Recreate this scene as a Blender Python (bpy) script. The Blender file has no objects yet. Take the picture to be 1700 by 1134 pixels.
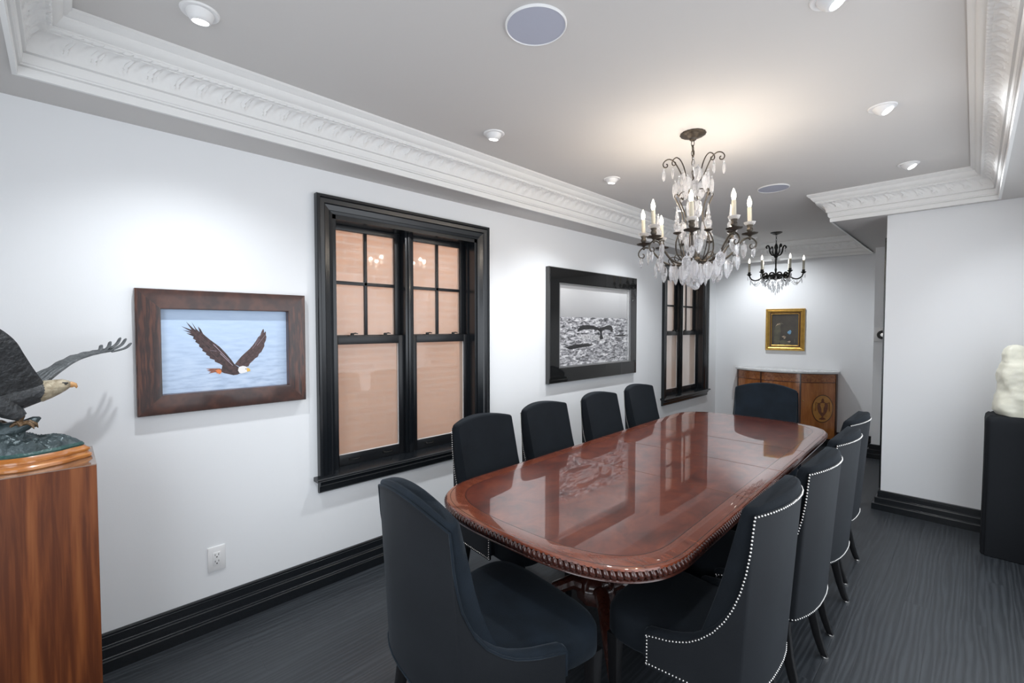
import bpy, bmesh, math, random
from mathutils import Vector, Matrix, noise
random.seed(7)
PI = math.pi
S = bpy.context.scene
COL = S.collection

# ---------------------------------------------------------------- camera
CAMX, CAMH = 2.777, 1.57
YAW = math.atan(767 / 755.6)
PITCH = math.atan(24 / 755.6)
cam_d = bpy.data.cameras.new('camera'); cam_d.lens = 16; cam_d.sensor_width = 36
cam = bpy.data.objects.new('camera', cam_d); COL.objects.link(cam)
cam.location = (CAMX, 0, CAMH)
cam.rotation_euler = (PI / 2 - PITCH, 0, YAW)
cam_d.clip_start = 0.02
S.camera = cam

# ---------------------------------------------------------------- world, exposure
S.view_settings.view_transform = 'Standard'
S.view_settings.look = 'None'
S.view_settings.gamma = 1
S.view_settings.use_curve_mapping = False
S.view_settings.exposure = 0.6
w = bpy.data.worlds.new('daylight'); S.world = w; w.use_nodes = True
w.node_tree.nodes['Background'].inputs[0].default_value = (0.78, 0.88, 1.0, 1)
w.node_tree.nodes['Background'].inputs[1].default_value = 0.55

CEIL, SOFF = 2.735, 2.515
SPOT_W, SPOT_COL = 46, (0.93, 0.965, 1.0)
def spot(loc, target, power=SPOT_W, size=116, blend=1.0, col=SPOT_COL):
    d = bpy.data.lights.new('spot_beam', 'SPOT'); d.energy = power; d.color = col
    d.spot_size = math.radians(size); d.spot_blend = blend; d.shadow_soft_size = 0.03
    o = bpy.data.objects.new('spot_beam', d); COL.objects.link(o); o.location = loc
    o.rotation_euler = (Vector(target) - Vector(loc)).to_track_quat('-Z', 'Y').to_euler()
    return o
# (x, y, aim) of every recessed eyeball lamp in the ceiling
DOWNLIGHTS = [
    (0.74, 0.386, (-0.13, 0.04)), (0.719, 1.875, (-0.14, 0.03)), (0.751, 3.10, (-0.14, 0.0)), (0.74, 4.32, (-0.14, 0.0)),
    (2.393, 0.62, (0.45, 0.1)), (2.393, 1.96, (0.55, 0.05)), (2.409, 3.119, (0.6, -0.1)), (2.421, 4.324, (0.55, -0.15)),
    (0.72, 6.42, (0.12, 0.50)),
]
for i, (x, y, (ax, ay)) in enumerate(DOWNLIGHTS):
    dr = Vector((ax, ay, -1)).normalized()
    pos = Vector((x, y, CEIL - 0.02)) + dr * 0.045
    spot(pos, pos + dr, power=[38, 44, 48, 48, 26, 26, 30, 32, 44][i])
spot((3.0, 6.0, SOFF - 0.01), (3.0, 6.0, 0), power=30)  # unseen lamp without a fitting, added to brighten the dark passage
# added area lamps for soft fill, two shining in through made-up wall holes
def area(loc, target, sx, sy, power, col=(0.93, 0.96, 1.0)):
    d = bpy.data.lights.new('fill_light', 'AREA'); d.shape = 'RECTANGLE'; d.size = sx; d.size_y = sy; d.energy = power; d.color = col
    o = bpy.data.objects.new('fill_light', d); COL.objects.link(o); o.location = loc
    o.rotation_euler = (Vector(target) - Vector(loc)).to_track_quat('-Z', 'Y').to_euler(); return o
FILL_HOLE_R = (0.7, 4.2, 0.25, 2.35)        # y0, y1, z0, z1 of an unseen hole added to the right wall for fill
FILL_HOLE_N = (1.1, 2.9, 0.25, 2.35)        # x0, x1, z0, z1 of a second unseen hole, added behind the camera for fill
area((3.36, 2.45, 1.3), (0, 2.3, 0.6), 3.5, 2.1, 28)
area((-0.75, 3.6, 3.6), (-1.7, 3.6, 0.9), 9.0, 1.2, 118)     # added lamp over the side alley, brightens the neighbouring wall
area((2.0, -0.95, 1.3), (1.4, 2.0, 0.7), 1.8, 2.1, 22)

# ---------------------------------------------------------------- materials
def newmat(name):
    m = bpy.data.materials.new(name); m.use_nodes = True
    nt = m.node_tree; b = nt.nodes['Principled BSDF']
    return m, nt, b
def pm(name, col, rough=0.5, metal=0.0, spec=0.5, coat=0.0, coat_r=0.03, bump=None, var=None, sheen=0.0, **kw):
    m, nt, b = newmat(name)
    b.inputs['Base Color'].default_value = (*col, 1)
    b.inputs['Roughness'].default_value = rough
    b.inputs['Metallic'].default_value = metal
    b.inputs['Specular IOR Level'].default_value = spec
    b.inputs['Coat Weight'].default_value = coat
    b.inputs['Coat Roughness'].default_value = coat_r
    if sheen:
        b.inputs['Sheen Weight'].default_value = sheen
        b.inputs['Sheen Roughness'].default_value = 0.4
        b.inputs['Sheen Tint'].default_value = kw.get('sheen_tint', (0.75, 0.87, 1, 1))
    tc = nt.nodes.new('ShaderNodeTexCoord')
    if var:      # (scale, amount, second colour)
        n = nt.nodes.new('ShaderNodeTexNoise'); n.inputs['Scale'].default_value = var[0]; n.inputs['Detail'].default_value = 5
        nt.links.new(tc.outputs['Object'], n.inputs['Vector'])
        r = nt.nodes.new('ShaderNodeMapRange'); r.inputs[1].default_value = 0.35; r.inputs[2].default_value = 0.65
        r.inputs[4].default_value = var[1]
        nt.links.new(n.outputs['Fac'], r.inputs[0])
        mx = nt.nodes.new('ShaderNodeMix'); mx.data_type = 'RGBA'
        mx.inputs[6].default_value = (*col, 1); mx.inputs[7].default_value = (*var[2], 1)
        nt.links.new(r.outputs[0], mx.inputs[0]); nt.links.new(mx.outputs[2], b.inputs['Base Color'])
    if bump:     # (scale, strength)
        n2 = nt.nodes.new('ShaderNodeTexNoise'); n2.inputs['Scale'].default_value = bump[0]; n2.inputs['Detail'].default_value = 4
        nt.links.new(tc.outputs['Object'], n2.inputs['Vector'])
        bp = nt.nodes.new('ShaderNodeBump'); bp.inputs['Strength'].default_value = bump[1]; bp.inputs['Distance'].default_value = 0.01
        nt.links.new(n2.outputs['Fac'], bp.inputs['Height']); nt.links.new(bp.outputs[0], b.inputs['Normal'])
    return m
def ramp(nt, stops):
    r = nt.nodes.new('ShaderNodeValToRGB'); e = r.color_ramp.elements
    while len(e) < len(stops): e.new(0.5)
    for k, (p, c) in enumerate(stops): e[k].position = p; e[k].color = (*c, 1)
    return r
def woodmat(name, stops, scale=(1, 1, 1), rough=0.35, coat=0.0, coat_r=0.03, detail=6, nscale=3.0, wave=0.0, spec=0.5, bump=0.0, rot=(0, 0, 0)):
    m, nt, b = newmat(name)
    tc = nt.nodes.new('ShaderNodeTexCoord'); mp = nt.nodes.new('ShaderNodeMapping')
    mp.inputs['Scale'].default_value = scale; mp.inputs['Rotation'].default_value = rot
    nt.links.new(tc.outputs['Object'], mp.inputs[0])
    n = nt.nodes.new('ShaderNodeTexNoise'); n.inputs['Scale'].default_value = nscale; n.inputs['Detail'].default_value = detail
    n.inputs['Roughness'].default_value = 0.62; n.inputs['Distortion'].default_value = 0.6
    nt.links.new(mp.outputs[0], n.inputs['Vector'])
    fac = n.outputs['Fac']
    if wave:
        wv = nt.nodes.new('ShaderNodeTexWave'); wv.inputs['Scale'].default_value = wave; wv.inputs['Distortion'].default_value = 9
        wv.inputs['Detail'].default_value = 3; wv.inputs['Detail Scale'].default_value = 1.2
        nt.links.new(mp.outputs[0], wv.inputs['Vector'])
        mx = nt.nodes.new('ShaderNodeMix'); mx.inputs[0].default_value = 0.35
        nt.links.new(n.outputs['Fac'], mx.inputs[2]); nt.links.new(wv.outputs['Fac'], mx.inputs[3]); fac = mx.outputs[0]
    r = ramp(nt, stops); nt.links.new(fac, r.inputs[0]); nt.links.new(r.outputs[0], b.inputs['Base Color'])
    b.inputs['Roughness'].default_value = rough; b.inputs['Coat Weight'].default_value = coat; b.inputs['Coat Roughness'].default_value = coat_r
    b.inputs['Specular IOR Level'].default_value = spec
    if bump:
        bp = nt.nodes.new('ShaderNodeBump'); bp.inputs['Strength'].default_value = bump; bp.inputs['Distance'].default_value = 0.004
        nt.links.new(fac, bp.inputs['Height']); nt.links.new(bp.outputs[0], b.inputs['Normal'])
    return m

M = {}
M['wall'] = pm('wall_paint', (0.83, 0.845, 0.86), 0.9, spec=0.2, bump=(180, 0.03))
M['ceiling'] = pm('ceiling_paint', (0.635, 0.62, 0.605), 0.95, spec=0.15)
M['crown'] = pm('crown_paint', (0.80, 0.80, 0.79), 0.55, spec=0.35)
M['black_trim'] = pm('black_trim_paint', (0.008, 0.010, 0.0125), 0.24, spec=0.55)
M['sash'] = pm('black_sash_paint', (0.009, 0.010, 0.012), 0.33, spec=0.45)
M['velvet'] = pm('black_velvet', (0.0060, 0.0080, 0.0108), 0.85, spec=0.15, sheen=0.05, bump=(260, 0.15), var=(9, 0.5, (0.009, 0.0125, 0.017)))
M['velvet_head'] = pm('blue_black_velvet', (0.0085, 0.0125, 0.0175), 0.85, spec=0.15, sheen=0.10, bump=(260, 0.15), var=(8, 0.6, (0.014, 0.022, 0.033)))
M['backcloth'] = pm('charcoal_backing', (0.0065, 0.008, 0.0105), 0.66, spec=0.25, bump=(500, 0.12), var=(4, 0.5, (0.0105, 0.013, 0.0165)), sheen=0.05)
M['leg'] = pm('black_lacquered_wood', (0.008, 0.008, 0.009), 0.3)
M['chrome'] = pm('polished_nickel', (0.62, 0.61, 0.59), 0.24, metal=1)
M['bronze'] = pm('aged_bronze', (0.10, 0.083, 0.065), 0.42, metal=0.75, var=(60, 0.7, (0.05, 0.045, 0.04)))
M['black_iron'] = pm('black_iron', (0.018, 0.018, 0.017), 0.4, metal=0.5)
M['candle'] = pm('cream_candle_sleeve', (0.50, 0.47, 0.385), 0.7)
M['marble'] = pm('pale_marble', (0.72, 0.73, 0.73), 0.12, var=(6, 0.6, (0.58, 0.6, 0.61)), coat=0.3)
M['plate'] = pm('white_plastic', (0.82, 0.82, 0.82), 0.35)
M['slot'] = pm('dark_slot', (0.03, 0.03, 0.03), 0.5)
M['gold'] = pm('gilt', (0.58, 0.36, 0.09), 0.34, metal=0.75, var=(25, 0.6, (0.42, 0.25, 0.06)), bump=(60, 0.2))
M['gold_dark'] = pm('dark_gilt_recess', (0.05, 0.018, 0.008), 0.45)
M['brass'] = pm('brass', (0.8, 0.55, 0.2), 0.25, metal=1)
M['speaker'] = pm('speaker_mesh', (0.44, 0.46, 0.55), 0.8)
M['lamp_trim'] = pm('white_lamp_trim', (0.82, 0.82, 0.82), 0.4)
M['frame_black'] = pm('black_lacquer_frame', (0.010, 0.010, 0.010), 0.06, coat=1.0, coat_r=0.02)
M['silver'] = pm('silver_fillet', (0.6, 0.6, 0.6), 0.25, metal=0.9)
M['cloth'] = pm('black_cloth', (0.012, 0.014, 0.017), 0.8, spec=0.2, bump=(300, 0.1))
M['stone'] = pm('pale_alabaster', (0.80, 0.79, 0.68), 0.45, bump=(14, 0.5), var=(5, 0.5, (0.66, 0.66, 0.56)))
M['stone'].node_tree.nodes['Principled BSDF'].inputs['Subsurface Weight'].default_value = 0.35
M['stone'].node_tree.nodes['Principled BSDF'].inputs['Subsurface Radius'].default_value = (0.06, 0.06, 0.05)
M['mah'] = woodmat('flame_mahogany', [(0.28, (0.050, 0.009, 0.005)), (0.5, (0.130, 0.025, 0.011)), (0.75, (0.21, 0.05, 0.020))],
                   scale=(2.2, 1.5, 1), rough=0.3, coat=1.0, coat_r=0.01, nscale=4.5, detail=9)
M['mah_band'] = woodmat('mahogany_crossband', [(0.3, (0.10, 0.020, 0.009)), (0.6, (0.19, 0.042, 0.017)), (0.8, (0.24, 0.06, 0.022))],
                        scale=(2, 9, 1), rough=0.25, coat=1.0, coat_r=0.015, nscale=4)
M['mah_dark'] = woodmat('dark_mahogany', [(0.3, (0.030, 0.008, 0.006)), (0.7, (0.075, 0.020, 0.012))], scale=(4, 4, 1.5), rough=0.25, coat=0.7, nscale=4)
M['seam'] = pm('table_seam', (0.16, 0.07, 0.035), 0.4)
M['seam_dark'] = pm('table_string_line', (0.02, 0.006, 0.004), 0.3, coat=1)
M['burl'] = woodmat('dark_walnut_frame', [(0.25, (0.028, 0.009, 0.006)), (0.5, (0.054, 0.017, 0.010)), (0.8, (0.085, 0.028, 0.015))],
                    scale=(3, 3, 3), rough=0.35, coat=0.4, coat_r=0.1, nscale=5, wave=2.5)
M['burl_up'] = woodmat('figured_walnut_frame', [(0.33, (0.022, 0.008, 0.006)), (0.5, (0.052, 0.016, 0.010)), (0.72, (0.10, 0.032, 0.016))],
                    scale=(4, 14, 1.6), rough=0.35, coat=0.4, coat_r=0.1, nscale=3, wave=3)
M['walnut'] = woodmat('walnut_veneer', [(0.30, (0.085, 0.021, 0.006)), (0.52, (0.165, 0.046, 0.012)), (0.75, (0.24, 0.080, 0.023))],
                      scale=(26, 26, 1.3), rough=0.5, coat=0.0, coat_r=0.1, spec=0.3, nscale=2.2, wave=0.5)
M['ped_top'] = woodmat('polished_pedestal_top', [(0.3, (0.20, 0.12, 0.085)), (0.7, (0.30, 0.20, 0.145))], scale=(1, 6, 1), rough=0.1, coat=1, coat_r=0.02)
M['honey'] = woodmat('honey_wood_plinth', [(0.3, (0.36, 0.115, 0.022)), (0.6, (0.52, 0.20, 0.05)), (0.8, (0.62, 0.29, 0.085))],
                     scale=(4, 1.5, 9), rough=0.25, coat=1, coat_r=0.05, nscale=4)
M['satin'] = woodmat('satinwood', [(0.3, (0.30, 0.095, 0.025)), (0.6, (0.46, 0.17, 0.045)), (0.8, (0.54, 0.235, 0.07))],
                     scale=(7, 7, 1), rough=0.25, coat=0.8, coat_r=0.05, nscale=3)
M['satin_band'] = woodmat('inlaid_frieze', [(0.3, (0.16, 0.045, 0.015)), (0.5, (0.34, 0.115, 0.035)), (0.7, (0.45, 0.2, 0.06))],
                     scale=(3, 3, 3), rough=0.3, coat=0.8, coat_r=0.05, nscale=14)
M['inlay_line'] = pm('dark_stringing', (0.06, 0.02, 0.01), 0.3, coat=0.6)
M['inlay_light'] = woodmat('boxwood_oval', [(0.3, (0.42, 0.17, 0.035)), (0.7, (0.58, 0.29, 0.07))], scale=(4, 4, 4), rough=0.3, coat=0.6)
M['inlay_urn'] = pm('urn_inlay', (0.20, 0.065, 0.028), 0.35, coat=0.6, var=(40, 0.7, (0.12, 0.035, 0.015)))
M['feather'] = pm('dark_bronze_feathers', (0.040, 0.042, 0.044), 0.45, metal=0.35, bump=(70, 0.7), var=(30, 0.6, (0.075, 0.08, 0.085)))
M['wing_grey'] = pm('grey_bronze_wing', (0.12, 0.13, 0.135), 0.45, metal=0.3, bump=(90, 0.5), var=(45, 0.7, (0.06, 0.068, 0.072)))
M['eagle_head'] = pm('pale_bronze_head', (0.46, 0.40, 0.29), 0.45, metal=0.2, bump=(80, 0.6), var=(60, 0.8, (0.24, 0.19, 0.12)))
M['beak'] = pm('ochre_beak', (0.55, 0.30, 0.12), 0.4)
M['talon'] = pm('brown_bronze', (0.16, 0.095, 0.045), 0.4, metal=0.4, bump=(60, 0.5), var=(30, 0.7, (0.07, 0.045, 0.03)))
M['wave'] = pm('verdigris_bronze', (0.040, 0.058, 0.062), 0.35, metal=0.4, bump=(40, 0.8), var=(16, 0.8, (0.10, 0.13, 0.14)))
M['verd'] = pm('green_patina', (0.035, 0.095, 0.085), 0.4, bump=(60, 0.4), var=(30, 0.7, (0.015, 0.05, 0.05)))

def glassmat(name, rough=0.0, col=(1, 1, 1)):
    m, nt, b = newmat(name)
    b.inputs['Base Color'].default_value = (*col, 1); b.inputs['Roughness'].default_value = rough
    b.inputs['Transmission Weight'].default_value = 1.0; b.inputs['IOR'].default_value = 1.52
    return m
def crystalmat():
    m, nt, b = newmat('cut_crystal')
    b.inputs['Base Color'].default_value = (1, 1, 1, 1); b.inputs['Roughness'].default_value = 0.0; b.inputs['Transmission Weight'].default_value = 1.0; b.inputs['IOR'].default_value = 1.5
    t = nt.nodes.new('ShaderNodeBsdfTranslucent'); t.inputs[0].default_value = (0.95, 0.96, 1, 1)
    d = nt.nodes.new('ShaderNodeBsdfDiffuse'); d.inputs[0].default_value = (0.95, 0.96, 1, 1)
    a = nt.nodes.new('ShaderNodeMixShader'); a.inputs[0].default_value = 0.5; nt.links.new(t.outputs[0], a.inputs[1]); nt.links.new(d.outputs[0], a.inputs[2])
    c = nt.nodes.new('ShaderNodeMixShader'); c.inputs[0].default_value = 0.22; nt.links.new(b.outputs[0], c.inputs[1]); nt.links.new(a.outputs[0], c.inputs[2])
    nt.links.new(c.outputs[0], nt.nodes['Material Output'].inputs[0]); return m
M['crystal'] = crystalmat()
def schlick(nt, f0=0.03):
    lw = nt.nodes.new('ShaderNodeLayerWeight'); lw.inputs[0].default_value = 0.5
    p = nt.nodes.new('ShaderNodeMath'); p.operation = 'POWER'; p.inputs[1].default_value = 5; nt.links.new(lw.outputs['Facing'], p.inputs[0])
    q = nt.nodes.new('ShaderNodeMath'); q.operation = 'MULTIPLY_ADD'; q.inputs[1].default_value = 1 - f0; q.inputs[2].default_value = f0; nt.links.new(p.outputs[0], q.inputs[0])
    return q
# picture glazing: a clear thin sheet with reflections
def thin_glass(name, col=(1, 1, 1), f=0.07):
    m = bpy.data.materials.new(name); m.use_nodes = True; nt = m.node_tree
    nt.nodes.remove(nt.nodes['Principled BSDF'])
    t = nt.nodes.new('ShaderNodeBsdfTransparent'); t.inputs[0].default_value = (*col, 1)
    g = nt.nodes.new('ShaderNodeBsdfGlossy'); g.inputs['Roughness'].default_value = 0.01
    fr = schlick(nt)
    mx = nt.nodes.new('ShaderNodeMixShader')
    nt.links.new(fr.outputs[0], mx.inputs[0]); nt.links.new(t.outputs[0], mx.inputs[1]); nt.links.new(g.outputs[0], mx.inputs[2])
    nt.links.new(mx.outputs[0], nt.nodes['Material Output'].inputs[0])
    return m
M['clear'] = thin_glass('picture_glass')
# frosted window film: translucent, with a clear front reflection
def frosted():
    m = bpy.data.materials.new('frosted_pane'); m.use_nodes = True; nt = m.node_tree
    nt.nodes.remove(nt.nodes['Principled BSDF'])
    r = nt.nodes.new('ShaderNodeBsdfRefraction'); r.inputs['Roughness'].default_value = 0.45; r.inputs['IOR'].default_value = 1.02
    r.inputs[0].default_value = (1, 1, 1, 1)
    t = nt.nodes.new('ShaderNodeBsdfTranslucent'); t.inputs[0].default_value = (0.95, 0.84, 0.74, 1)
    d = nt.nodes.new('ShaderNodeBsdfDiffuse'); d.inputs[0].default_value = (0.58, 0.52, 0.46, 1)
    g = nt.nodes.new('ShaderNodeBsdfGlossy'); g.inputs['Roughness'].default_value = 0.03
    fr = schlick(nt)
    a = nt.nodes.new('ShaderNodeMixShader'); a.inputs[0].default_value = 0.25
    bb = nt.nodes.new('ShaderNodeMixShader'); bb.inputs[0].default_value = 0.22
    c = nt.nodes.new('ShaderNodeMixShader')
    nt.links.new(r.outputs[0], a.inputs[1]); nt.links.new(t.outputs[0], a.inputs[2])
    nt.links.new(a.outputs[0], bb.inputs[1]); nt.links.new(d.outputs[0], bb.inputs[2])
    nt.links.new(fr.outputs[0], c.inputs[0]); nt.links.new(bb.outputs[0], c.inputs[1]); nt.links.new(g.outputs[0], c.inputs[2])
    nt.links.new(c.outputs[0], nt.nodes['Material Output'].inputs[0])
    return m
M['frosted'] = frosted()
def emit(name, col, s):
    m, nt, b = newmat(name)
    b.inputs['Base Color'].default_value = (*col, 1)
    b.inputs['Emission Color'].default_value = (*col, 1); b.inputs['Emission Strength'].default_value = s
    return m
M['lens'] = emit('downlight_lens', (1.0, 0.99, 0.97), 9)
M['bulb'] = emit('glowing_candle_bulb', (1.0, 0.90, 0.74), 6)
M['bulb_far'] = emit('dim_candle_bulb', (1.0, 0.93, 0.82), 2.2)

def floormat():
    m, nt, b = newmat('black_stained_oak')
    tc = nt.nodes.new('ShaderNodeTexCoord')
    mp = nt.nodes.new('ShaderNodeMapping'); mp.inputs['Rotation'].default_value = (0, 0, PI / 2)
    nt.links.new(tc.outputs['Object'], mp.inputs[0])
    br = nt.nodes.new('ShaderNodeTexBrick'); br.offset = 0.37; br.inputs['Scale'].default_value = 1
    br.inputs['Brick Width'].default_value = 1.7; br.inputs['Row Height'].default_value = 0.11
    br.inputs['Mortar Size'].default_value = 0.0012; br.inputs['Mortar Smooth'].default_value = 0.3
    br.inputs['Color1'].default_value = (0.2, 0.2, 0.2, 1); br.inputs['Color2'].default_value = (0.8, 0.8, 0.8, 1)
    br.inputs['Mortar'].default_value = (0.15, 0.15, 0.15, 1)
    nt.links.new(mp.outputs[0], br.inputs['Vector'])
    mp2 = nt.nodes.new('ShaderNodeMapping'); mp2.inputs['Scale'].default_value = (14, 1.0, 1)
    nt.links.new(tc.outputs['Object'], mp2.inputs[0])
    ad = nt.nodes.new('ShaderNodeVectorMath'); ad.operation = 'ADD'
    nt.links.new(mp2.outputs[0], ad.inputs[0]); nt.links.new(br.outputs['Color'], ad.inputs[1])
    n = nt.nodes.new('ShaderNodeTexNoise'); n.inputs['Scale'].default_value = 2.0; n.inputs['Detail'].default_value = 8
    n.inputs['Roughness'].default_value = 0.7; n.inputs['Distortion'].default_value = 1.1
    nt.links.new(ad.outputs[0], n.inputs['Vector'])
    wv = nt.nodes.new('ShaderNodeTexWave'); wv.inputs['Scale'].default_value = 0.9; wv.inputs['Distortion'].default_value = 12; wv.inputs['Detail'].default_value = 4
    nt.links.new(ad.outputs[0], wv.inputs['Vector'])
    mx = nt.nodes.new('ShaderNodeMix'); mx.inputs[0].default_value = 0.4
    nt.links.new(n.outputs['Fac'], mx.inputs[2]); nt.links.new(wv.outputs['Fac'], mx.inputs[3])
    r = ramp(nt, [(0.25, (0.018, 0.0215, 0.026)), (0.55, (0.027, 0.032, 0.038)), (0.8, (0.042, 0.049, 0.057))])
    nt.links.new(mx.outputs[0], r.inputs[0]); nt.links.new(r.outputs[0], b.inputs['Base Color'])
    rr = nt.nodes.new('ShaderNodeMapRange'); rr.inputs[3].default_value = 0.40; rr.inputs[4].default_value = 0.52
    nt.links.new(mx.outputs[0], rr.inputs[0]); nt.links.new(rr.outputs[0], b.inputs['Roughness'])
    bp = nt.nodes.new('ShaderNodeBump'); bp.inputs['Strength'].default_value = 0.05; bp.inputs['Distance'].default_value = 0.003
    nt.links.new(mx.outputs[0], bp.inputs['Height'])
    b2 = nt.nodes.new('ShaderNodeBump'); b2.inputs['Strength'].default_value = 0.5; b2.inputs['Distance'].default_value = 0.002; b2.invert = True
    nt.links.new(br.outputs['Fac'], b2.inputs['Height']); nt.links.new(bp.outputs[0], b2.inputs['Normal'])
    nt.links.new(b2.outputs[0], b.inputs['Normal'])
    b.inputs['Specular IOR Level'].default_value = 0.6
    return m
M['floor'] = floormat()
def brickmat():
    m, nt, b = newmat('exterior_brick')
    tc = nt.nodes.new('ShaderNodeTexCoord'); mp = nt.nodes.new('ShaderNodeMapping'); mp.inputs['Rotation'].default_value = (PI / 2, 0, PI / 2)
    sep = nt.nodes.new('ShaderNodeSeparateXYZ'); cmb = nt.nodes.new('ShaderNodeCombineXYZ')
    nt.links.new(tc.outputs['Object'], sep.inputs[0]); nt.links.new(sep.outputs[1], cmb.inputs[0]); nt.links.new(sep.outputs[2], cmb.inputs[1])
    br = nt.nodes.new('ShaderNodeTexBrick'); br.inputs['Scale'].default_value = 1
    br.inputs['Brick Width'].default_value = 0.21; br.inputs['Row Height'].default_value = 0.075; br.inputs['Mortar Size'].default_value = 0.006
    br.inputs['Color1'].default_value = (0.62, 0.29, 0.145, 1); br.inputs['Color2'].default_value = (0.50, 0.22, 0.11, 1); br.inputs['Mortar'].default_value = (0.6, 0.5, 0.42, 1)
    nt.links.new(cmb.outputs[0], br.inputs['Vector']); nt.links.new(br.outputs['Color'], b.inputs['Base Color'])
    b.inputs['Roughness'].default_value = 0.9
    return m
M['brick'] = brickmat()
M['render_wall'] = pm('pale_rendered_wall', (0.62, 0.58, 0.55), 0.9)
M['concrete'] = pm('grey_concrete', (0.4, 0.4, 0.4), 0.9, bump=(20, 0.3))

# ---------------------------------------------------------------- mesh helpers
class MB:
    def __init__(s): s.v = []; s.f = []; s.m = []; s.mi = 0; s.T = None
    def add(s, vs, fs):
        b = len(s.v)
        s.v += [tuple(s.T @ Vector(p)) if s.T else tuple(p) for p in vs]
        s.f += [tuple(i + b for i in f) for f in fs]; s.m += [s.mi] * len(fs)
        return s
    def box(s, a, b):
        (x0, y0, z0), (x1, y1, z1) = a, b
        x0, x1 = min(x0, x1), max(x0, x1); y0, y1 = min(y0, y1), max(y0, y1); z0, z1 = min(z0, z1), max(z0, z1)
        vs = [(x0, y0, z0), (x1, y0, z0), (x1, y1, z0), (x0, y1, z0), (x0, y0, z1), (x1, y0, z1), (x1, y1, z1), (x0, y1, z1)]
        return s.add(vs, [(0, 3, 2, 1), (4, 5, 6, 7), (0, 1, 5, 4), (1, 2, 6, 5), (2, 3, 7, 6), (3, 0, 4, 7)])
    def rings(s, R, close=True, cap=True):
        """R: list of equal-length vertex rings -> skinned surface"""
        n = len(R[0]); vs = [p for r in R for p in r]; fs = []
        for i in range(len(R) - 1):
            for j in range(n if close else n - 1):
                k = (j + 1) % n
                fs.append((i * n + j, i * n + k, (i + 1) * n + k, (i + 1) * n + j))
        if cap and close:
            fs.append(tuple(reversed(range(n)))); fs.append(tuple(range((len(R) - 1) * n, len(R) * n)))
        return s.add(vs, fs)
    def lathe(s, prof, c=(0, 0, 0), n=20, sx=1, sy=1, cap=True, lobes=0, lobe=0):
        R = []
        for r, z in prof:
            R.append([(c[0] + sx * r * (1 + lobe * math.cos(lobes * 2 * PI * k / n)) * math.cos(2 * PI * k / n),
                       c[1] + sy * r * (1 + lobe * math.cos(lobes * 2 * PI * k / n)) * math.sin(2 * PI * k / n), c[2] + z) for k in range(n)])
        return s.rings(R, cap=cap)
    def tube(s, pts, rad, n=8, cap=True, flat=1.0):
        pts = [Vector(p) for p in pts]; R = []; m = len(pts)
        if not isinstance(rad, (list, tuple)): rad = [rad] * m
        t0 = (pts[1] - pts[0]).normalized(); up = Vector((0, 0, 1)) if abs(t0.z) < 0.9 else Vector((1, 0, 0))
        a = t0.cross(up).normalized()
        for i in range(m):
            t = (pts[min(i + 1, m - 1)] - pts[max(i - 1, 0)])
            if t.length < 1e-9: t = t0
            t.normalize(); a = (a - t * a.dot(t)).normalized(); b = t.cross(a)
            R.append([tuple(pts[i] + rad[i] * (math.cos(2 * PI * k / n) * a + flat * math.sin(2 * PI * k / n) * b)) for k in range(n)])
        return s.rings(R, cap=cap)
    def ball(s, c, r, n=10, h=6, sc=(1, 1, 1)):
        prof = [(max(1e-4, r * math.sin(PI * i / h)), -r * math.cos(PI * i / h)) for i in range(h + 1)]
        R = [[(c[0] + sc[0] * q * math.cos(2 * PI * k / n), c[1] + sc[1] * q * math.sin(2 * PI * k / n), c[2] + sc[2] * z) for k in range(n)] for q, z in prof]
        return s.rings(R, cap=False)
    def torus(s, c, R0, r, n=20, m=8, M3=None):
        vs = []; fs = []
        for i in range(n):
            for j in range(m):
                p = Vector(((R0 + r * math.cos(2 * PI * j / m)) * math.cos(2 * PI * i / n), (R0 + r * math.cos(2 * PI * j / m)) * math.sin(2 * PI * i / n), r * math.sin(2 * PI * j / m)))
                if M3: p = M3 @ p
                vs.append((c[0] + p.x, c[1] + p.y, c[2] + p.z))
                fs.append((i * m + j, ((i + 1) % n) * m + j, ((i + 1) % n) * m + (j + 1) % m, i * m + (j + 1) % m))
        return s.add(vs, fs)
    def grid(s, fn, nu, nv):
        vs = [fn(i / nu, j / nv) for i in range(nu + 1) for j in range(nv + 1)]
        fs = [(i * (nv + 1) + j, (i + 1) * (nv + 1) + j, (i + 1) * (nv + 1) + j + 1, i * (nv + 1) + j + 1) for i in range(nu) for j in range(nv)]
        return s.add(vs, fs)
    def prism(s, poly, fn0, fn1):
        n = len(poly)
        vs = [fn0(p) for p in poly] + [fn1(p) for p in poly]
        fs = [tuple(reversed(range(n))), tuple(range(n, 2 * n))] + [(i, (i + 1) % n, n + (i + 1) % n, n + i) for i in range(n)]
        return s.add(vs, fs)
    def build(s, name, mats, parent=None, smooth=35, bevel=0, loc=None):
        me = bpy.data.meshes.new(name); me.from_pydata(s.v, [], s.f); me.update()
        if not isinstance(mats, (list, tuple)): mats = [mats]
        for mm in mats: me.materials.append(M[mm])
        if len(mats) > 1:
            for p, i in zip(me.polygons, s.m): p.material_index = i
        bm = bmesh.new(); bm.from_mesh(me); bmesh.ops.recalc_face_normals(bm, faces=bm.faces)
        if bevel: 
            es = [e for e in bm.edges if len(e.link_faces) == 2 and e.calc_face_angle(0) > 0.6]
            bmesh.ops.bevel(bm, geom=es, offset=bevel, segments=2, affect='EDGES', profile=0.5)
        bm.to_mesh(me); bm.free()
        if smooth:
            me.polygons.foreach_set('use_smooth', [True] * len(me.polygons)); me.set_sharp_from_angle(angle=math.radians(smooth))
        o = bpy.data.objects.new(name, me); COL.objects.link(o)
        if parent: o.parent = parent
        if loc: o.location = loc
        return o
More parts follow.
